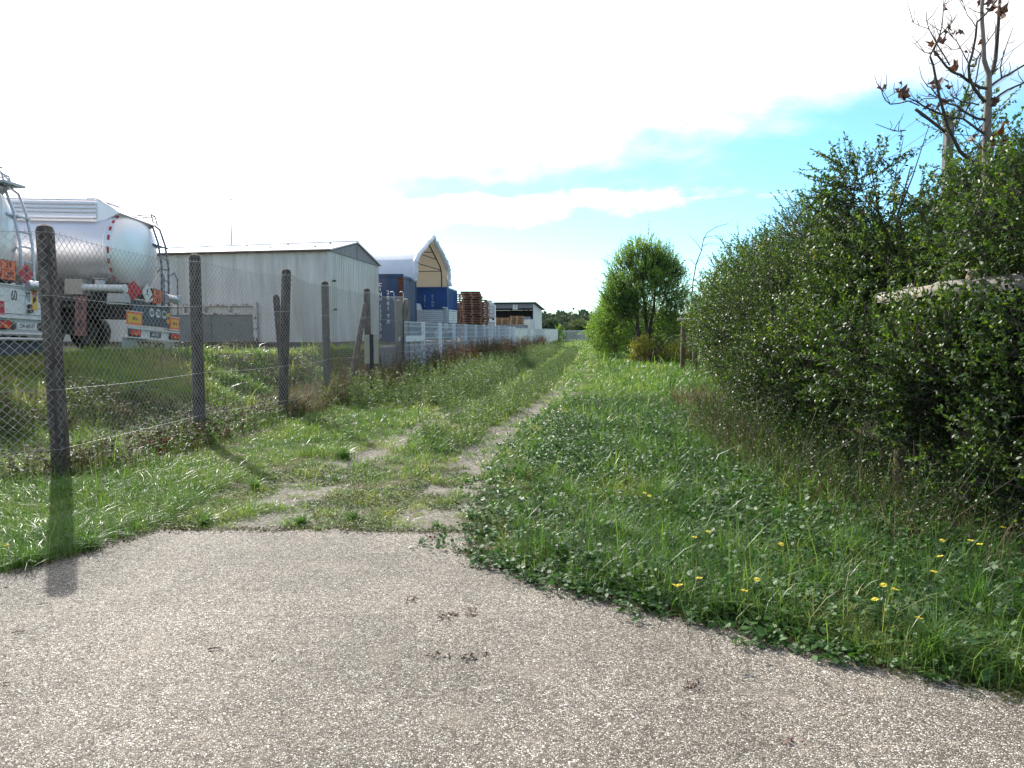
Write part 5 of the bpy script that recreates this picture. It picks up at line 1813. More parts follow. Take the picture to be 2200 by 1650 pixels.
def ground_cover(name, label, x, y, hmax, L_, m, cat, tint=(.45, .22), k=5, upw=1.4, stem=True):
    """low leafy cover: short stems each with a spray of leaves"""
    n = len(x)
    z = np.maximum(gz(x, y), np.where(in_poly(x, y, ASPH), .011, -1))
    h = hmax * RNG.uniform(.25, 1, n)
    B = np.stack([x, y, z], 1)
    lean = RNG.normal(0, .5, (n, 2)) * h[:, None]
    T_ = B + np.concatenate([lean, h[:, None]], 1)
    Pp = np.repeat(T_, k, 0) + RNG.normal(0, .4, (n * k, 3)) * np.repeat(L_ * np.ones(n), k)[:, None] * np.array([1, 1, .35])
    D = RNG.normal(size=(n * k, 3)); D[:, 2] = D[:, 2] * .35 + .05
    D = unit(D)
    Ls = L_ * RNG.uniform(.6, 1.25, n * k)
    V, F = leaves(Pp, D, Ls, Ls * .72, True, upw, .2)
    t = np.clip(RNG.normal(tint[0], tint[1], n * k), 0, 1)
    if stem:
        V2, F2 = strands(B, (B + T_) / 2 + RNG.normal(0, .01, B.shape), T_, .0016, .0010)
        F2 = F2 + len(V)
        o = np_mesh(name, np.concatenate([V, V2]), [F, F2], m, tint=np.concatenate([t, np.full(len(F2), .5)]))
    else:
        o = np_mesh(name, V, [F], m, tint=t)
    tag(o, label, cat, kind='stuff')
    return o


def covers():
    # brambles in the right-hand verge
    x, y = scatter(3.2, 16, 620, -1, 7, 1)
    q = x - track(y)
    e = x - hedge_edge(y)
    f = fbm(x + 9, y * .7 + 5, .9)
    pd = poly_dist(x, y, ASPH); ins = in_poly(x, y, ASPH)
    edge = (pd < .42) & (x > -.3) & (x < 1.6) & (fbm(x + 3, y, 2.6) > .40)
    patch = (f > .50) & (q > .7) & (y > 5.0)
    k = (q > .2) & (e < .2) & (patch | edge | (RNG.random(len(x)) < .14 + .3 * (x > 1.3) * (y < 8))) & (~ins | ((pd < .13) & (RNG.random(len(x)) < .7))) & (RNG.random(len(x)) < np.interp(y, [4, 8, 16], [1, .8, .4]))
    ground_cover('brambles', 'dark leafy bramble cover in the verge and spilling over the pavement edge', x[k], y[k], .06 + .13 * sstep(0, .35, np.where(ins[k], 0, pd[k])), .042, M_BRAM, 'brambles')
    # creeping runners over the pavement edge
    run = []
    for (a, b, n) in (((-.15, 5.62), (-.75, 5.36), 14), ((-.1, 5.2), (-.55, 5.28), 10), ((.3, 4.62), (-.35, 4.98), 12), ((.95, 4.02), (.55, 4.0), 9), ((1.5, 3.6), (1.1, 3.62), 8), ((.6, 4.3), (.15, 4.45), 8)):
        for _ in range(n):
            t = RNG.random() ** .7
            run.append((a[0] + (b[0] - a[0]) * t + RNG.normal(0, .03), a[1] + (b[1] - a[1]) * t + RNG.normal(0, .03)))
    run = np.array(run)
    ground_cover('creeping_runners', 'leafy bramble runners creeping out over the pale pavement', run[:, 0], run[:, 1], .045, .038, M_BRAM, 'brambles', (.6, .3), 4)
    # low herbs on the near track end, moss-like
    x, y = scatter(5.7, 9.5, 1500, -3.2, .8, 1)
    f = fbm(x, y, 1.8); ins = in_poly(x, y, ASPH)
    tr = (np.abs(x - track(y)) < .3) | (np.abs(x - track(y) + 1.45) < .26)
    k = ((f > .43) | (RNG.random(len(x)) < .25)) & ~ins & (~tr | (f > .60)) & (y < 7.5 + 2 * f)
    ground_cover('low_herbs', 'tiny yellow-green herbs matting the stony track', x[k], y[k], .03, .016, leafmat('herb_leaves', [(0, (0.05, 0.09, 0.02)), (.5, (0.10, 0.15, 0.03)), (.85, (0.19, 0.2, 0.05)), (1, (0.22, .12, .05))], .6, .3, (1.2, 1.3, .5), .5, 2.5), 'herbs', (.5, .25), 4)
    # reddish brambles along the fence foot and bank
    x, y = scatter(6.5, 23.5, 330, -11, 0, 1)
    s = xf(y) - x
    f = fbm(x + 3, y + 8, .8)
    k = (((s > -.65) & (s < .45)) & (RNG.random(len(x)) < .15 + 1.3 * np.maximum(0, f - .35)) & (y > 7.6)) | ((s > 0) & (s < 4.5) & (f > .66)) | ((y < 7.9) & (np.abs(s) < .5) & (f > .4))
    k &= RNG.random(len(x)) < np.interp(y, [7, 12, 23], [1, .8, .35])
    k &= ~in_poly(x, y, ASPH)
    ground_cover('fence_brambles', 'reddish and green brambles tangled along the foot of the mesh fence', x[k], y[k], .34, .042, M_REDB, 'brambles', (.36, .26), 6)
    # litter of dead leaves at the pavement edge
    x, y = scatter(2.9, 6.1, 420, -4.4, 3.2, 1)
    pd = poly_dist(x, y, ASPH)
    k = (RNG.random(len(x)) < .75 * np.exp(-(pd / .07) ** 2) * (.5 + 2.0 * (fbm(x, y, 2.3) - .3)))
    sx, sy = [], []
    for (px, py, nn_) in ((880, 1292, 9), (960, 1328, 12), (1010, 1322, 9), (1012, 1420, 10), (950, 1420, 6), (1290, 1240, 20), (1180, 1225, 20), (1350, 1290, 18), (930, 1160, 14), (1700, 1600, 5), (1500, 1480, 6)):
        c_ = pt(px, py, 3.0); kk = (0 - EYE) / (c_.z - EYE)
        sx += list(c_.x * kk + RNG.normal(0, .035, nn_)); sy += list(c_.y * kk + RNG.normal(0, .03, nn_))
    x = np.concatenate([x[k], sx]); y = np.concatenate([y[k], sy]); k = np.ones(len(x), bool)
    ground_cover('leaf_litter', 'crumbs of dead brown leaf along and near the pavement edge', x[k], y[k], .012, .018, M_DEADL, 'leaf litter', (.4, .3), 3)


    x, y = scatter(2.9, 6.2, 2600, -4.6, 3.2, 1)
    pd = poly_dist(x, y, ASPH)
    k = RNG.random(len(x)) < np.exp(-(pd / (.03 + .09 * fbm(x + 2, y, 1.9))) ** 2) * (fbm(x, y + 9, 3.5) > .36)
    ground_cover('edge_moss', 'thin moss and soil crumbs creeping over the pavement edge', x[k], y[k], .012, .013, leafmat('moss_bits', [(0, (0.05, 0.04, 0.02)), (.45, (0.09, 0.08, 0.03)), (.7, (0.10, 0.13, 0.03)), (1, (0.2, 0.16, 0.08))], .8, .15, (1.2, 1.2, .6), .5, 3.0), 'moss', (.5, .28), 4, stem=False)


covers()


def shoots(x, y, hmin, hmax, L_, per, m, name, label, cat, tint=(.5, .2), lean=.18, leafup=.5, wl=.3):
    """upright leafy stems (tall weeds)"""
    n = len(x)
    z = gz(x, y); h = RNG.uniform(hmin, hmax, n)
    A = np.stack([x, y, z], 1)
    ln = RNG.normal(0, lean, (n, 2)) * h[:, None]
    C = A + np.concatenate([ln, h[:, None]], 1)
    Bm = (A + C) / 2 - np.concatenate([ln * .2, np.zeros((n, 1))], 1)
    t = np.tile((np.arange(per) + .6) / per, n)[:, None]
    Ar, Br, Cr = (np.repeat(q, per, 0) for q in (A, Bm, C))
    Pp = (1 - t) ** 2 * Ar + 2 * t * (1 - t) * Br + t * t * Cr
    az = RNG.uniform(0, 2 * np.pi, n * per)
    D = unit(np.stack([np.cos(az), np.sin(az), np.full(n * per, leafup)], 1) + RNG.normal(0, .2, (n * per, 3)))
    Ls = L_ * RNG.uniform(.5, 1.2, n * per) * (1.15 - .6 * t[:, 0])
    V, F = leaves(Pp, D, Ls, Ls * wl, False, .8, .2)
    tt = np.clip(RNG.normal(tint[0], tint[1], n * per), 0, 1)
    V2, F2 = strands(A, Bm, C, .0035, .0015)
    o = np_mesh(name, np.concatenate([V, V2]), [F, F2 + len(V)], m, tint=np.concatenate([tt, np.full(len(F2), .45)]))
    tag(o, label, cat, kind='stuff')


def weeds():
    x, y = scatter(8, 60, 55, -6, 6, 1)
    q = x - track(y); s = xf(y) - x
    f = fbm(x + 40, y, .7)
    k = ((q > -1.2) & (q < -.3) & (f > .36)) | ((q < -1.7) & (s < -.3) & (f > .44) & (y > 12))
    k &= (y > 9.0 + 1.5 * f)
    shoots(x[k], y[k], .14, .42, .075, 22, M_WEED, 'tall_weeds', 'grey-green upright weeds on the strip between the wheel tracks', 'weeds')
    x, y = scatter(15, 70, 22, -4, 3, 1)
    s = xf(y) - x
    k = (s < -.4) & (s > -3.0) & (fbm(x + 9, y, .4) > .42)
    shoots(x[k], y[k], .35, .85, .12, 26, M_WEED, 'pale_tall_weeds', 'taller pale weeds growing in front of the white fence', 'weeds', (.65, .2))
    x, y = scatter(24, 70, 60, -4, 3, 1)
    s = xf(y) - x
    k = (s < -.05) & (s > -1.3) & (fbm(x, y, .45) > .42)
    shoots(x[k], y[k], .5, 1.35, .13, 26, M_REDB, 'brown_dead_weeds', 'rusty brown dead weeds against the white fence', 'weeds', (.8, .15))
    x, y = scatter(17, 24.5, 26, -5.5, -2.5, 1)
    s = xf(y) - x
    k = (np.abs(s) < .7)
    shoots(x[k], y[k], .4, 1.1, .09, 26, M_REDB, 'fence_end_weeds', 'brown climbing weeds smothering the old end posts', 'weeds', (.75, .2))
    x, y = scatter(4.9, 12, 60, 2.4, 6, 1)
    e = x - hedge_edge(y)
    k = (e > -.15) & (e < 1.3)
    shoots(x[k], y[k], .35, .95, .042, 22, M_HEDGE, 'undergrowth', 'tangled leafy undergrowth round the feet of the timber posts', 'undergrowth', (.5, .25), lean=.35, wl=.5)
    x, y = scatter(4.9, 12, 50, 2.4, 6, 1)
    e = x - hedge_edge(y)
    k = (e > -.3) & (e < 1.0)
    shoots(x[k], y[k], .25, .8, .05, 9, M_REDB, 'dead_undergrowth', 'brown dead stems in the shade below the hedge', 'undergrowth', (.75, .2), lean=.5, wl=.3)
    x, y = scatter(3.2, 16, 70, 0, 4.5, 1)
    q = x - track(y)
    k = (q > .8) & (x < hedge_edge(y) + .3) & (fbm(x + 7, y, 1.1) > .38) & ~in_poly(x, y, ASPH)
    shoots(x[k], y[k], .10, .34, .034, 14, M_WEED, 'verge_herbs', 'thin leafy herb stems standing in the verge grass', 'herbs', (.3, .25))


weeds()


# ------------------------------------------------------------------ shrubs and trees
def crown(name, parent, org, ells, ntw, per, tl, ll, m, six=True, upb=.45, tint=(.45, .31), rho=(.5, 1.02), thr=.36, lw=.5, ns=1.6, droop=0.0, zmin=None, twigm=None, keep=None):
    """leafy twigs spread through ellipsoids; gaps where the noise is low"""
    vol = np.array([e[3] * e[4] * e[5] for e in ells]) ** .8
    idx = RNG.choice(len(ells), ntw, p=vol / vol.sum())
    E = np.array(ells)[idx]
    u = rand_unit(ntw)
    r = RNG.uniform(rho[0] ** 2, rho[1] ** 2, ntw) ** .5
    P = E[:, :3] + u * E[:, 3:6] * r[:, None]
    nz = .5 * vnoise(P[:, 0] + P[:, 2] * .8 + 5, P[:, 1] + P[:, 2] * .6, ns) + .5 * vnoise(P[:, 0] * .7 - P[:, 2], P[:, 1] + P[:, 0] * .5 + 20, ns * 1.7)
    k = nz > thr + .03 * np.clip(P[:, 2] - 2.3, 0, 1.3) * (tl < .4)
    if zmin is not None: k &= P[:, 2] > zmin
    if keep is not None: k &= keep(P)
    P, u = P[k], u[k]; n = len(P)
    d = unit(u * .75 + np.array([0, 0, upb]) + RNG.normal(0, .42, (n, 3)))
    L_ = tl * RNG.uniform(.5, 1.35, n)
    C = P + d * L_[:, None]; C[:, 2] -= droop * L_
    Bm = (P + C) / 2 + RNG.normal(0, .06, (n, 3)) * L_[:, None]
    t = np.tile((np.arange(per) + .7) / per, n)[:, None]
    A_, B_, C_ = (np.repeat(q, per, 0) for q in (P, Bm, C))
    Q = (1 - t) ** 2 * A_ + 2 * t * (1 - t) * B_ + t * t * C_
    dd = np.repeat(d, per, 0)
    D = unit(dd * .55 + rand_unit(n * per) * .9)
    Ls = ll * RNG.uniform(.55, 1.2, n * per)
    V, F = leaves(Q, D, Ls, Ls * lw, six, .9, .3)
    tt = np.clip(RNG.normal(tint[0], tint[1], n * per) + np.repeat(RNG.normal(0, .10, n), per), 0, 1)
    V -= np.array(org, np.float32)
    o = np_mesh(name, V, [F], m, parent, tint=tt)
    V2, F2 = strands(P - d * L_[:, None] * .5, Bm, C, .0045 * (tl / .3), .0015)
    V2 -= np.array(org, np.float32)
    np_mesh('twigs', V2, [F2], twigm or M_BARK, parent)
    return o


def stems(parent, org, base, tops, r, m=None, name='stems', wob=.12):
    mb = MB()
    for tpt in tops:
        b = Vector(base) + Vector((random.uniform(-.25, .25), random.uniform(-.25, .25), -.05))
        t_ = Vector(tpt)
        pts = [b]
        for k in range(1, 7):
            f = k / 6
            p = b.lerp(t_, f) + Vector((random.uniform(-wob, wob), random.uniform(-wob, wob), 0)) * (1 if k < 6 else .4)
            p.z = b.z + (t_.z - b.z) * f ** .85
            pts.append(p)
        mb.tube([p - Vector(org) for p in pts], r * random.uniform(.7, 1.2), 7, r1=r * .2)
        for k in range(2, 6):
            a = pts[k]
            q = a + Vector((random.uniform(-.7, .7), random.uniform(-.7, .7), random.uniform(.2, .8)))
            mb.tube([a - Vector(org), (a + q) / 2 + Vector((0, 0, -.05)) - Vector(org), q - Vector(org)], r * .35, 5, r1=r * .1)
    return mb.build(name, m or M_BARK, parent, smooth=True)


def shrub(name, label, cat, org, ells, ntw, per, tl, ll, m, tops, r=.03, group=None, **kw):
    g = empty(name, org)
    tag(g, label, cat, group)
    crown('foliage', g, org, ells, ntw, per, tl, ll, m, **kw)
    if tops: stems(g, org, (org[0], org[1], org[2]), tops, r)
    return g


HG = 'dark evergreen bushes forming the hedge along the path'
random.seed(21)


def clear_rail(P):
    r = (np.abs(P[:, 2] - 1.93) < .14) & (P[:, 1] > 4.6) & (P[:, 1] < 7.5) & (P[:, 0] < 3.85)
    low = (P[:, 1] < 7.6) & (P[:, 2] < .55) & (P[:, 0] < 3.75) & (P[:, 1] > 5.9)
    return ~(r & (RNG.random(len(P)) < .85)) & ~low


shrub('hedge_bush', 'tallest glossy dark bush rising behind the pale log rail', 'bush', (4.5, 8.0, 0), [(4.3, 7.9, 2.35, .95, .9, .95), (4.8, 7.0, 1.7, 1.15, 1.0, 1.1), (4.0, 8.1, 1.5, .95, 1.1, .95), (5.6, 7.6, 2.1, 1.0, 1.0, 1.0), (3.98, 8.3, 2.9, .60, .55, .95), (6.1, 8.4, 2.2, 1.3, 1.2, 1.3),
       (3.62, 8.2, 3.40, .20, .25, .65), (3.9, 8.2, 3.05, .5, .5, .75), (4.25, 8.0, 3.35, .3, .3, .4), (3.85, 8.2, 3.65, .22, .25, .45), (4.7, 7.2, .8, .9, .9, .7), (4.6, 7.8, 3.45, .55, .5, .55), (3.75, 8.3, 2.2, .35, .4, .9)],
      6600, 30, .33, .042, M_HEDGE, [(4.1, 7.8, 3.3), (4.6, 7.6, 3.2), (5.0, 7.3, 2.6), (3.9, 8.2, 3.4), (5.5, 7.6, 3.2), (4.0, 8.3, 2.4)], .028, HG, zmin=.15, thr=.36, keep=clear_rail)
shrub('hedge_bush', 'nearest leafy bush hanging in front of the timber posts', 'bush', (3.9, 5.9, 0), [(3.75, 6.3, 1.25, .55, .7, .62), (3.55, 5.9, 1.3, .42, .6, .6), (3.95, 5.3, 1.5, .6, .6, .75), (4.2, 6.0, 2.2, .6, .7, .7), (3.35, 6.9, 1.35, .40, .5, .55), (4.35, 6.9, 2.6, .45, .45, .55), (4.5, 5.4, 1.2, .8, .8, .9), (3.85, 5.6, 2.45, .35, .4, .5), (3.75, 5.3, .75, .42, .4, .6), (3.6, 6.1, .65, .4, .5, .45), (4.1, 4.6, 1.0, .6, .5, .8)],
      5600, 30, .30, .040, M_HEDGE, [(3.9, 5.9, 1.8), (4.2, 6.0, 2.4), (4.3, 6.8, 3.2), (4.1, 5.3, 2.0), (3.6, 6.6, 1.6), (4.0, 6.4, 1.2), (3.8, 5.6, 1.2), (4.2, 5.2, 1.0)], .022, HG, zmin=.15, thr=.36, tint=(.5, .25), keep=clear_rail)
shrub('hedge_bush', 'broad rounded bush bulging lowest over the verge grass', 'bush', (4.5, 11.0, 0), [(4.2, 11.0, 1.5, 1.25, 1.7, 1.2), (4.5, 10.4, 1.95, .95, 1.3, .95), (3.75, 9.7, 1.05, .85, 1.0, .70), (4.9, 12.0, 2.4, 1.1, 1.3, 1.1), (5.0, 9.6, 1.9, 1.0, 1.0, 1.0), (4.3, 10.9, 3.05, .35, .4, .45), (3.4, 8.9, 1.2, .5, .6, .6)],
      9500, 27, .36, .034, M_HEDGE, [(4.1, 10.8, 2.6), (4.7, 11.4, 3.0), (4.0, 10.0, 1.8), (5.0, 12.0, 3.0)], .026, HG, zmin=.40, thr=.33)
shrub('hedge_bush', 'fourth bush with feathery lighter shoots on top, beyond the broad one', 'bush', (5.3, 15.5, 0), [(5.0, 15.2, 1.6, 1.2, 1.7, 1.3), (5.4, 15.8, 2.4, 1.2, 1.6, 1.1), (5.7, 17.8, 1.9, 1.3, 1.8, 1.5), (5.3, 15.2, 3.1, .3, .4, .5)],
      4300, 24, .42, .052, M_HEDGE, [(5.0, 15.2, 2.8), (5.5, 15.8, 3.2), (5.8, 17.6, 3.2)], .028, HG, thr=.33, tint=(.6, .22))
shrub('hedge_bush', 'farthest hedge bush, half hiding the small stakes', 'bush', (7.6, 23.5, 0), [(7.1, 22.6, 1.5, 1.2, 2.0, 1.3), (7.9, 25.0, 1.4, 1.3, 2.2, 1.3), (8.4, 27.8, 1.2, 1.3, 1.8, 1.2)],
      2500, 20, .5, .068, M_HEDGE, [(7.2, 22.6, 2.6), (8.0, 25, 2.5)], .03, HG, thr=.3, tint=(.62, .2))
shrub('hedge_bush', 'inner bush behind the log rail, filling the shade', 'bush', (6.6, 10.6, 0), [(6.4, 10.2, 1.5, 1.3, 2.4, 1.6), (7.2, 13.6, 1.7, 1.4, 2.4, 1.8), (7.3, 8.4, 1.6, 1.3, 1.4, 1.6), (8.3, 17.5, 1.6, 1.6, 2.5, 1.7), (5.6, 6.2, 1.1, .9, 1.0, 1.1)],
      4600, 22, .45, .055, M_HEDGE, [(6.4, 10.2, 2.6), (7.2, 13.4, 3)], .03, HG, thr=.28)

# shade tree with two slim trunks
def lone_tree():
    org = (6.62, 37.0, 0)
    g = empty('shade_tree', org)
    tag(g, 'light green domed tree with a forked dark trunk beside the path', 'tree')
    ells = [(6.5, 37, 4.0, 1.75, 1.7, 1.55), (7.4, 37.4, 3.6, 1.35, 1.4, 1.5), (5.5, 37, 3.2, 1.0, 1.1, 1.2), (6.3, 37, 5.1, .95, 1.0, .75), (7.3, 37, 4.7, .9, .9, .8), (6.0, 36.6, 2.7, .9, .9, .6),
            (5.75, 37, 5.2, .18, .2, .45), (6.35, 37, 5.9, .15, .2, .45), (7.0, 37, 5.5, .3, .3, .4), (7.7, 37, 5.0, .2, .2, .55), (5.0, 37, 4.1, .15, .15, .5), (6.7, 37, 5.9, .12, .15, .5), (5.5, 37, 5.0, .12, .15, .5), (8.1, 37, 4.6, .15, .15, .5), (4.95, 37, 3.2, .5, .6, .8)]
    crown('crown', g, org, ells, 3600, 24, .62, .085, M_TREE, six=False, upb=1.0, thr=.38, tint=(.55, .25), ns=1.1)
    stems(g, org, org, [(6.5, 37, 5.0), (7.2, 37.2, 4.8), (5.9, 36.9, 4.2)], .11, name='trunk', wob=.08)
    return g


lone_tree()
random.seed(5)
shrub('path_shrub', 'yellowing green shrub at the foot of the domed tree, path side', 'shrub', (5.6, 41.0, 0), [(5.6, 41, 2.0, .95, 1.2, 1.6), (5.3, 43, 1.4, .9, 1.2, 1.2), (6.2, 42, 3.0, .8, 1.0, 1.3)], 1700, 20, .5, .09, M_TREE, [(5.6, 41, 3.2), (6.2, 42, 3.6)], .04, thr=.32, six=False, tint=(.62, .25))
shrub('path_shrub', 'dark low shrub between the domed tree and the far gate', 'shrub', (6.6, 52.0, 0), [(6.7, 52, 1.4, 1.2, 1.6, 1.3), (7.6, 54, 2.0, 1.5, 2, 2.0)], 1300, 20, .55, .10, M_HEDGE, [(6.6, 52, 2.2)], .04, thr=.3, six=False, tint=(.7, .2))
shrub('path_shrub', 'tangled green shrub right behind the domed tree trunk', 'shrub', (7.9, 38.5, 0), [(7.8, 38.5, 1.4, 1.2, 1.2, 1.3), (8.6, 36.5, 1.8, 1.2, 1.4, 1.6), (7.0, 39.5, 1.0, 1.0, 1.0, .9)], 1700, 20, .5, .08, M_TREE, [(8, 38.5, 2.5), (8.6, 36.5, 3.0)], .03, thr=.32, six=False, tint=(.35, .2))
shrub('low_yellow_shrub', 'small yellow-leaved shrub at the foot of the tree trunk', 'shrub', (6.0, 34.8, 0), [(5.95, 34.8, .5, .45, .45, .5), (6.15, 35, .9, .35, .4, .4)], 330, 16, .3, .07, M_YEL, None, thr=.25, six=False)
shrub('low_yellow_shrub', 'yellow-green shrub between the tree trunk and the stakes', 'shrub', (7.5, 33.8, 0), [(7.5, 33.8, .5, .7, .6, .45)], 330, 16, .3, .07, M_YEL, None, thr=.25, six=False, tint=(.2, .15))
shrub('rusty_shrub', 'rust brown dead shrub below the domed tree', 'shrub', (7.0, 34.6, 0), [(6.9, 34.6, .35, .55, .5, .35), (6.2, 34.2, .2, .4, .4, .2)], 300, 16, .3, .06, M_REDB, None, thr=.2, six=False, tint=(.85, .12))

# bushes behind the far fence, one by one
random.seed(9)
FT = [(1183, 108, 691, 3.4, 'dark ragged bush touching the open bay'), (1210, 120, 683, 4.6, 'dark bushy tree second from the open bay'), (1240, 135, 677, 5.2, 'dark tree with the highest point above the far gate'),
      (1262, 128, 681, 4.6, 'dark tree right of the highest one over the gate'), (1170, 112, 688, 3.2, 'dark bush hiding the bay corner'), (1300, 120, 690, 5.0, 'dark tree half hidden by the domed tree'), (1225, 150, 676, 5.5, 'dark tree standing farthest back over the gate')]
for px, Y, top, w, lab in FT:
    c = pt(px, top, Y); hz = c.z
    org = (c.x, Y, 0.3)
    shrub('far_tree', lab, 'tree', org, [(c.x, Y, hz * .5, w * .55, w * .5, hz * .42), (c.x + w * .3, Y + 1, hz * .42, w * .4, w * .4, hz * .36), (c.x - w * .32, Y, hz * .4, w * .4, w * .4, hz * .36), (c.x + .2, Y, hz * .72, w * .3, w * .3, hz * .2)],
          620, 16, 1.0, .30, M_FARL, [(c.x, Y, hz * .7)], .12, 'dark trees beyond the far gate', thr=.2, six=False)
for px, Y, top, w, lab in [(1215, 112, 700, 2.4, 'low pale green rounded bush above the left part of the gate'), (1243, 114, 694, 3.2, 'larger pale willow-like bush above the middle of the gate')]:
    c = pt(px, top, Y); org = (c.x, Y, 0.3)
    shrub('pale_bush', lab, 'bush', org, [(c.x, Y, c.z * .5, w * .55, w * .5, c.z * .5)], 700, 16, .7, .22, M_PALE, [(c.x, Y, c.z * .7)], .08, 'pale bushes beyond the gate', thr=.15, six=False)
shrub('corner_bush', 'small green climber bush on the post where fence and gate meet', 'bush', (6.55, 101.5, .3), [(6.55, 101.5, 1.2, .5, .5, 1.1)], 160, 14, .5, .16, M_TREE, None, thr=.2, six=False)
# wooded skyline far off, one mass
def far_wood():
    n = 5200
    x = RNG.uniform(-160, 260, n); y = RNG.uniform(200, 240, n)
    hz = 4 + 3.0 * fbm(x, y * 0, .05)
    z = RNG.uniform(0, 1, n) ** .6 * hz
    V, F = leaves(np.stack([x, y, z], 1), rand_unit(n), 2.6, 2.2, True, 0, .4)
    V2, F2 = leaves(np.stack([np.repeat(x, 6) + RNG.normal(0, 1, n * 6), np.repeat(y, 6), np.repeat(z, 6) + RNG.normal(0, .8, n * 6)], 1), rand_unit(n * 6), 1.0, .8, True, 0, .4)
    o = np_mesh('far_wood', np.concatenate([V, V2]), [F, F2 + len(V)], M_FARL, tint=np.clip(RNG.normal(.4, .2, n * 7), 0, 1))
    tag(o, 'low blue-green line of woodland along the horizon', 'woodland', kind='stuff')
far_wood()


# ------------------------------------------------------------------ the bare sapling with dead leaves
def poly_branches(parent, org, lines, Y, m, name, jit=.25, base_off=0.0):
    mb = MB()
    tips = []
    for ln, r0, r1, dy in lines:
        pts = []
        n = len(ln)
        for i, (px, py) in enumerate(ln):
            f = i / max(1, n - 1)
            pts.append(pt(px, py, Y + dy * f + base_off) - Vector(org))
        # smooth one level
        sm = [pts[0]]
        for a, b in zip(pts, pts[1:]):
            sm += [a.lerp(b, .5), b]
        mb.tube(sm, r0 * 1.08, 7, r1=r1 * 1.3)
        # side twiglets with buds
        for _ in range(max(2, int(n * .9))):
            k = random.randrange(1, len(sm))
            a = sm[k]
            q = a + Vector((random.uniform(-.13, .13), random.uniform(-.12, .12), random.uniform(.03, .17)))
            mb.tube([a, a.lerp(q, .5) + Vector((random.uniform(-.02, .02), 0, -.01)), q], .0036, 4, r1=.002)
        tips.append(sm)
    mb.build(name, m, parent, smooth=True)
    return tips


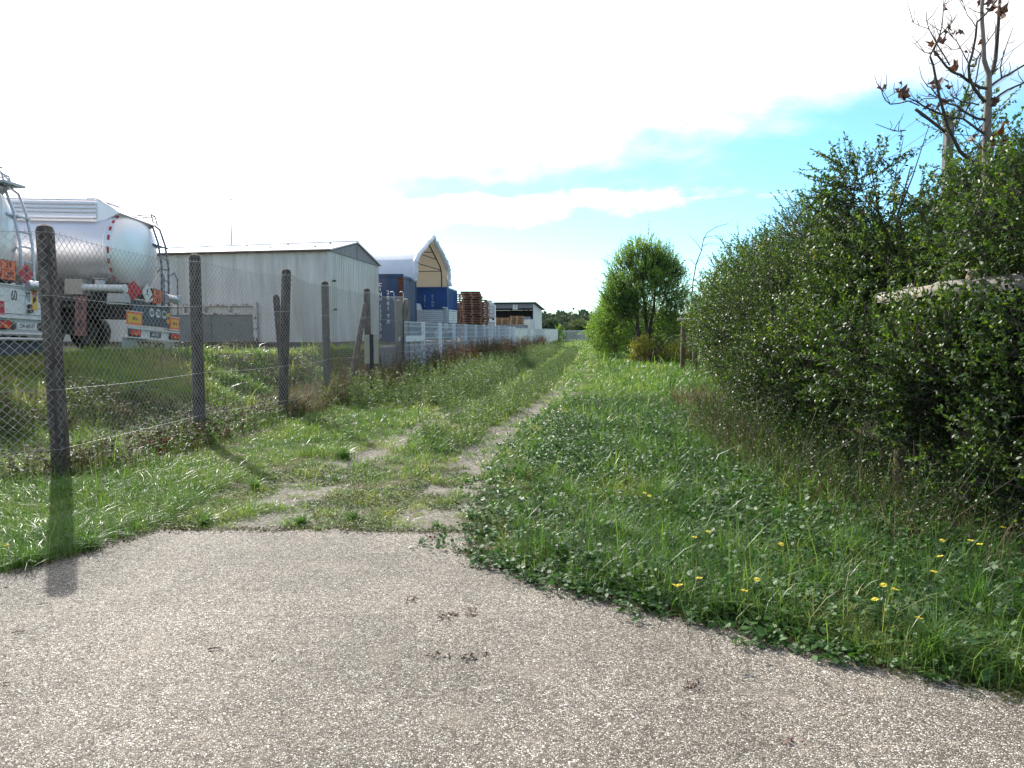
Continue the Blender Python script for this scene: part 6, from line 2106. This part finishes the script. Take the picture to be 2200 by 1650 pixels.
def bare_tree():
    Y = 6.45
    b = pt(2108, 1100, Y)
    org = (b.x, Y, 0)
    g = empty('bare_tree', org)
    tag(g, 'slim grey-barked young tree, nearly bare with curled brown leaves', 'tree')
    mb = MB()
    tl = [(2104, 1120), (2108, 900), (2111, 700), (2113, 560), (2116, 440), (2119, 340), (2120, 280), (2123, 220), (2124, 190), (2125, 160), (2119, 145), (2114, 128), (2113, 90), (2110, 50), (2109, 20), (2111, 0), (2108, -60), (2112, -130), (2106, -220), (2110, -300)]
    rad = [.048, .044, .040, .037, .035, .033, .033, .030, .025, .021, .019, .018, .017, .016, .015, .015, .013, .011, .008, .004]
    mb.tube([pt(x, y, Y) - Vector(org) for x, y in tl], rad, 12)
    mb.build('trunk', M_BARKL, g, smooth=True)
    Ls = [
        ([(2126, 163), (2133, 152), (2139, 125), (2142, 90), (2145, 50), (2147, 10), (2153, -40), (2150, -110), (2158, -190)], .018, .006, .1),
        ([(2115, 218), (2105, 206), (2092, 189), (2083, 167), (2081, 141), (2089, 116), (2096, 80), (2099, 48), (2118, 30), (2140, 3), (2160, -30)], .014, .004, -.3),
        ([(2120, 190), (2105, 188), (2080, 174), (2063, 161), (2051, 157), (2034, 144), (2020, 126), (2006, 109)], .013, .006, -.2),
        ([(2006, 109), (2018, 78), (2024, 55), (2027, 18), (2031, 0), (2034, -30)], .006, .002, .1),
        ([(2040, 140), (2030, 122), (2016, 100), (2006, 82), (1996, 63), (1991, 46), (1990, 26)], .006, .002, -.2),
        ([(1995, 62), (1982, 58), (1968, 52), (1955, 45)], .003, .0015, 0),
        ([(1999, 115), (1987, 113), (1973, 102), (1957, 87)], .004, .0015, 0),
        ([(1998, 121), (2018, 77), (2040, 55), (2050, 42), (2057, 29)], .006, .002, .1),
        ([(2112, 360), (2096, 353), (2083, 345), (2062, 325), (2047, 295), (2037, 275), (2028, 243), (2018, 207), (2011, 172), (2005, 140), (1998, 121)], .018, .006, -.35),
        ([(2116, 288), (2100, 278), (2091, 271), (2069, 255), (2040, 253), (2025, 258)], .011, .005, -.2),
        ([(2069, 255), (2077, 235), (2084, 214), (2089, 200), (2098, 167), (2104, 131), (2112, 102), (2134, 73), (2142, 60)], .007, .003, .2),
        ([(2117, 257), (2100, 255), (2080, 245), (2069, 238), (2054, 227), (2035, 222), (2018, 212), (2000, 188), (1993, 186)], .011, .003, -.3),
        ([(2104, 226), (2090, 222), (2069, 219), (2058, 214), (2047, 208), (2040, 195)], .006, .003, .1),
        ([(2072, 222), (2055, 240), (2040, 253), (2028, 262)], .006, .003, .1),
        ([(2037, 250), (2008, 240), (1982, 227), (1972, 220), (1961, 214), (1950, 210)], .009, .003, -.15),
        ([(1970, 222), (1985, 212), (2014, 211)], .004, .003, 0),
        ([(1975, 227), (1952, 217), (1932, 222), (1913, 224), (1902, 215), (1896, 202), (1894, 192)], .005, .003, -.1),
        ([(1900, 213), (1912, 206), (1922, 199)], .002, .0015, 0),
        ([(2030, 283), (2003, 262), (1985, 248), (1967, 235)], .012, .010, -.1),
        ([(1946, 280), (1930, 282), (1912, 278), (1896, 272), (1881, 266)], .004, .002, 0),
        ([(2122, 190), (2137, 178), (2153, 167), (2166, 160), (2200, 140)], .011, .006, .2),
        ([(2122, 220), (2137, 213), (2149, 203), (2165, 193), (2200, 178)], .010, .006, .1),
        ([(2152, 168), (2149, 145), (2156, 116), (2164, 93), (2176, 60)], .006, .002, .1),
        ([(2119, 290), (2095, 293), (2080, 291), (2045, 288)], .004, .002, -.1),
        ([(2128, 325), (2142, 316), (2160, 306), (2190, 300)], .005, .003, .1),
        ([(2143, 313), (2152, 340), (2157, 355), (2153, 390), (2150, 430)], .008, .006, .1),
        ([(2081, 141), (2094, 143), (2098, 128), (2108, 112), (2112, 95)], .008, .003, .1),
        ([(2082, 138), (2073, 122), (2064, 104), (2055, 88), (2044, 78), (2036, 68)], .005, .002, -.1),
        ([(2097, 58), (2088, 44), (2078, 32), (2072, 14), (2066, -4)], .004, .0015, 0),
        ([(2064, 104), (2050, 107), (2040, 106), (2033, 101)], .003, .0015, 0),
        ([(2110, 350), (2130, 330), (2136, 315)], .004, .002, 0),
    ]
    poly_branches(g, org, Ls, Y, M_BARK, 'branches')
    # curled dead leaves, each a crumpled lobed sheet
    sp = [(1888, 190, .04), (1898, 186, .035), (1940, 203, .085), (1932, 195, .05), (1944, 212, .06), (1938, 178, .03), (2003, 97, .05), (2022, 90, .05), (2018, 86, .04), (2050, 147, .075), (2044, 150, .05), (2015, 176, .07), (2020, 186, .06),
          (2006, 182, .05), (2038, 178, .05), (2033, 214, .10), (2026, 220, .06), (1998, 224, .07), (1992, 230, .05), (2112, 87, .06), (2090, 297, .06), (2084, 300, .04), (2141, 294, .12), (2134, 300, .08), (2158, 310, .07), (2137, 20, .07), (2151, 25, .07), (2158, 31, .05),
          (2108, 3, .05), (2127, 4, .05), (2032, 15, .045), (2139, 221, .06), (2134, 217, .05), (2063, 68, .045), (2052, 70, .035), (2040, 64, .05), (2034, 67, .04), (2009, 117, .04), (2078, 110, .03), (2128, 3, .04), (2036, 188, .04), (2002, 203, .04), (2112, 320, .05), (2160, 262, .05)]
    V = []; F = []; T_ = []
    for px, py, sz in sp:
        c = pt(px, py, Y + random.uniform(-.08, .08)) - Vector(org)
        R = Matrix.Rotation(random.uniform(0, 6.3), 3, 'Z') @ Matrix.Rotation(random.uniform(-1.2, 1.2), 3, 'X') @ Matrix.Rotation(random.uniform(0, 6.3), 3, 'Y')
        n = 13
        ci = len(V)
        V.append(c)
        for k in range(n):
            a = 2 * math.pi * k / n
            rr = sz * (.62 + .38 * (k % 2)) * random.uniform(.75, 1.15)
            p = Vector((rr * math.cos(a), rr * math.sin(a) * .8, 0))
            p.z = sz * (.9 * (p.x / sz) ** 2 + random.uniform(-.18, .18))
            V.append(c + R @ p)
        for k in range(n):
            F.append((ci, ci + 1 + k, ci + 1 + (k + 1) % n)); T_.append(random.random())
    np_mesh('dead_leaves', np.array([tuple(v) for v in V]), [np.array(F)], M_DEADL, g, tint=T_)


random.seed(3)
bare_tree()


def bare_sapling():
    Y = 24.0
    org = tuple(pt(1484, 760, Y)); org = (org[0], Y, 0)
    g = empty('bare_sapling', org)
    tag(g, 'thin leafless sapling with arching twigs between domed tree and hedge', 'tree')
    Ls = [([(1484, 780), (1485, 700), (1486, 642), (1489, 604), (1496, 566), (1507, 538), (1511, 516), (1519, 500), (1538, 488), (1565, 480)], .022, .006, 0),
          ([(1507, 530), (1520, 524), (1535, 524), (1557, 527)], .01, .004, 0), ([(1510, 512), (1522, 508), (1540, 507), (1560, 510)], .01, .004, 0),
          ([(1507, 538), (1497, 522), (1490, 514), (1481, 506)], .01, .004, 0), ([(1496, 570), (1486, 560), (1476, 556)], .01, .004, 0), ([(1489, 604), (1500, 595), (1512, 580)], .012, .004, 0), ([(1488, 620), (1500, 610), (1517, 604)], .01, .004, 0),
          ([(1487, 640), (1478, 620), (1475, 590), (1468, 575)], .01, .004, 0), ([(1493, 575), (1500, 560), (1512, 552)], .008, .004, 0)]
    poly_branches(g, org, Ls, Y, M_BARK, 'trunk')
bare_sapling()


# yellow flowers standing in the verge
def flower(loc, label, proto=None):
    if proto is not None:
        return dup(proto, loc, (random.uniform(-.3, .3), random.uniform(-.3, .3), random.uniform(0, 6)), None)
    g = empty('yellow_flower', loc)
    tag(g, label, 'flower', 'yellow flowers scattered through the verge')
    mb = MB()
    n = 12
    for k in range(n):
        a = 2 * math.pi * k / n
        c, s_ = math.cos(a), math.sin(a); c2, s2 = -s_, c
        mb.quad((c * .004, s_ * .004, .003), (c * .012 + c2 * .0035, s_ * .012 + s2 * .0035, .006), (c * .021, s_ * .021, .004), (c * .012 - c2 * .0035, s_ * .012 - s2 * .0035, .006))
    mb.build('petals', mat('yellow_petals', (0.85, 0.74, 0.05), .5, trans=.3), g)
    mb = MB(); mb.tube([(0, 0, 0), (0, 0, .006), (0, 0, .009)], [.006, .006, .003], 8); mb.build('centre', mat('flower_centre', (0.6, 0.33, 0.02), .7), g)
    mb = MB(); mb.tube([(0, 0, 0), (.006, 0, -.1), (0, .01, -.3)], .0014, 5); mb.build('stem', M_WEED, g)
    return g


random.seed(12)
FL = ['on the brow of the verge, paired with another', 'just right of its twin on the verge', 'alone in the middle of the verge', 'in front of the timber posts, upper left of its cluster', 'in front of the timber posts, middle of its cluster',
      'in front of the timber posts, largest beside the dark bush', 'below the cluster near the timber posts', 'low near the coarse tufts at the pavement edge', 'highest of three above the coarse tufts', 'upper left of three above the coarse tufts',
      'closest to the bramble leaves of the pavement edge', 'touching its neighbour above the bramble edge', 'a little behind the bramble edge', 'between the bramble edge and the coarse tufts', 'lower companion between bramble edge and coarse tufts', 'between the tufts and the dark bush', 'nearest the pavement at the far right', 'half hidden against the dark bush',
      'farther up the verge, first of a close pair', 'farther up the verge, second of a close pair', 'in the lush grass left of the big post shadow', 'among the brambles behind the first fence post']
f0 = None
for fi, (px, py) in enumerate([(1492, 1155), (1522, 1143), (1678, 1170), (2024, 1162), (2085, 1162), (2105, 1170), (2020, 1196), (1880, 1289), (1922, 1267), (1898, 1258), (1450, 1259), (1460, 1258), (1502, 1243), (1626, 1246), (1599, 1270), (2006, 1229), (1974, 1329), (2155, 1134),
               (1385, 1060), (1395, 1066), (15, 1172), (205, 943)]):
    c = pt(px, py, 3.0)
    zf = .30 if px > 1000 else .2
    k = (zf - EYE) / (c.z - EYE)
    if c.y * k < 3.2: k = 3.3 / c.y
    loc = (c.x * k, c.y * k, zf)
    lb = 'small yellow flower ' + FL[fi]
    if f0 is None: f0 = flower(loc, lb)
    else: flower(loc, None, f0)['label'] = lb
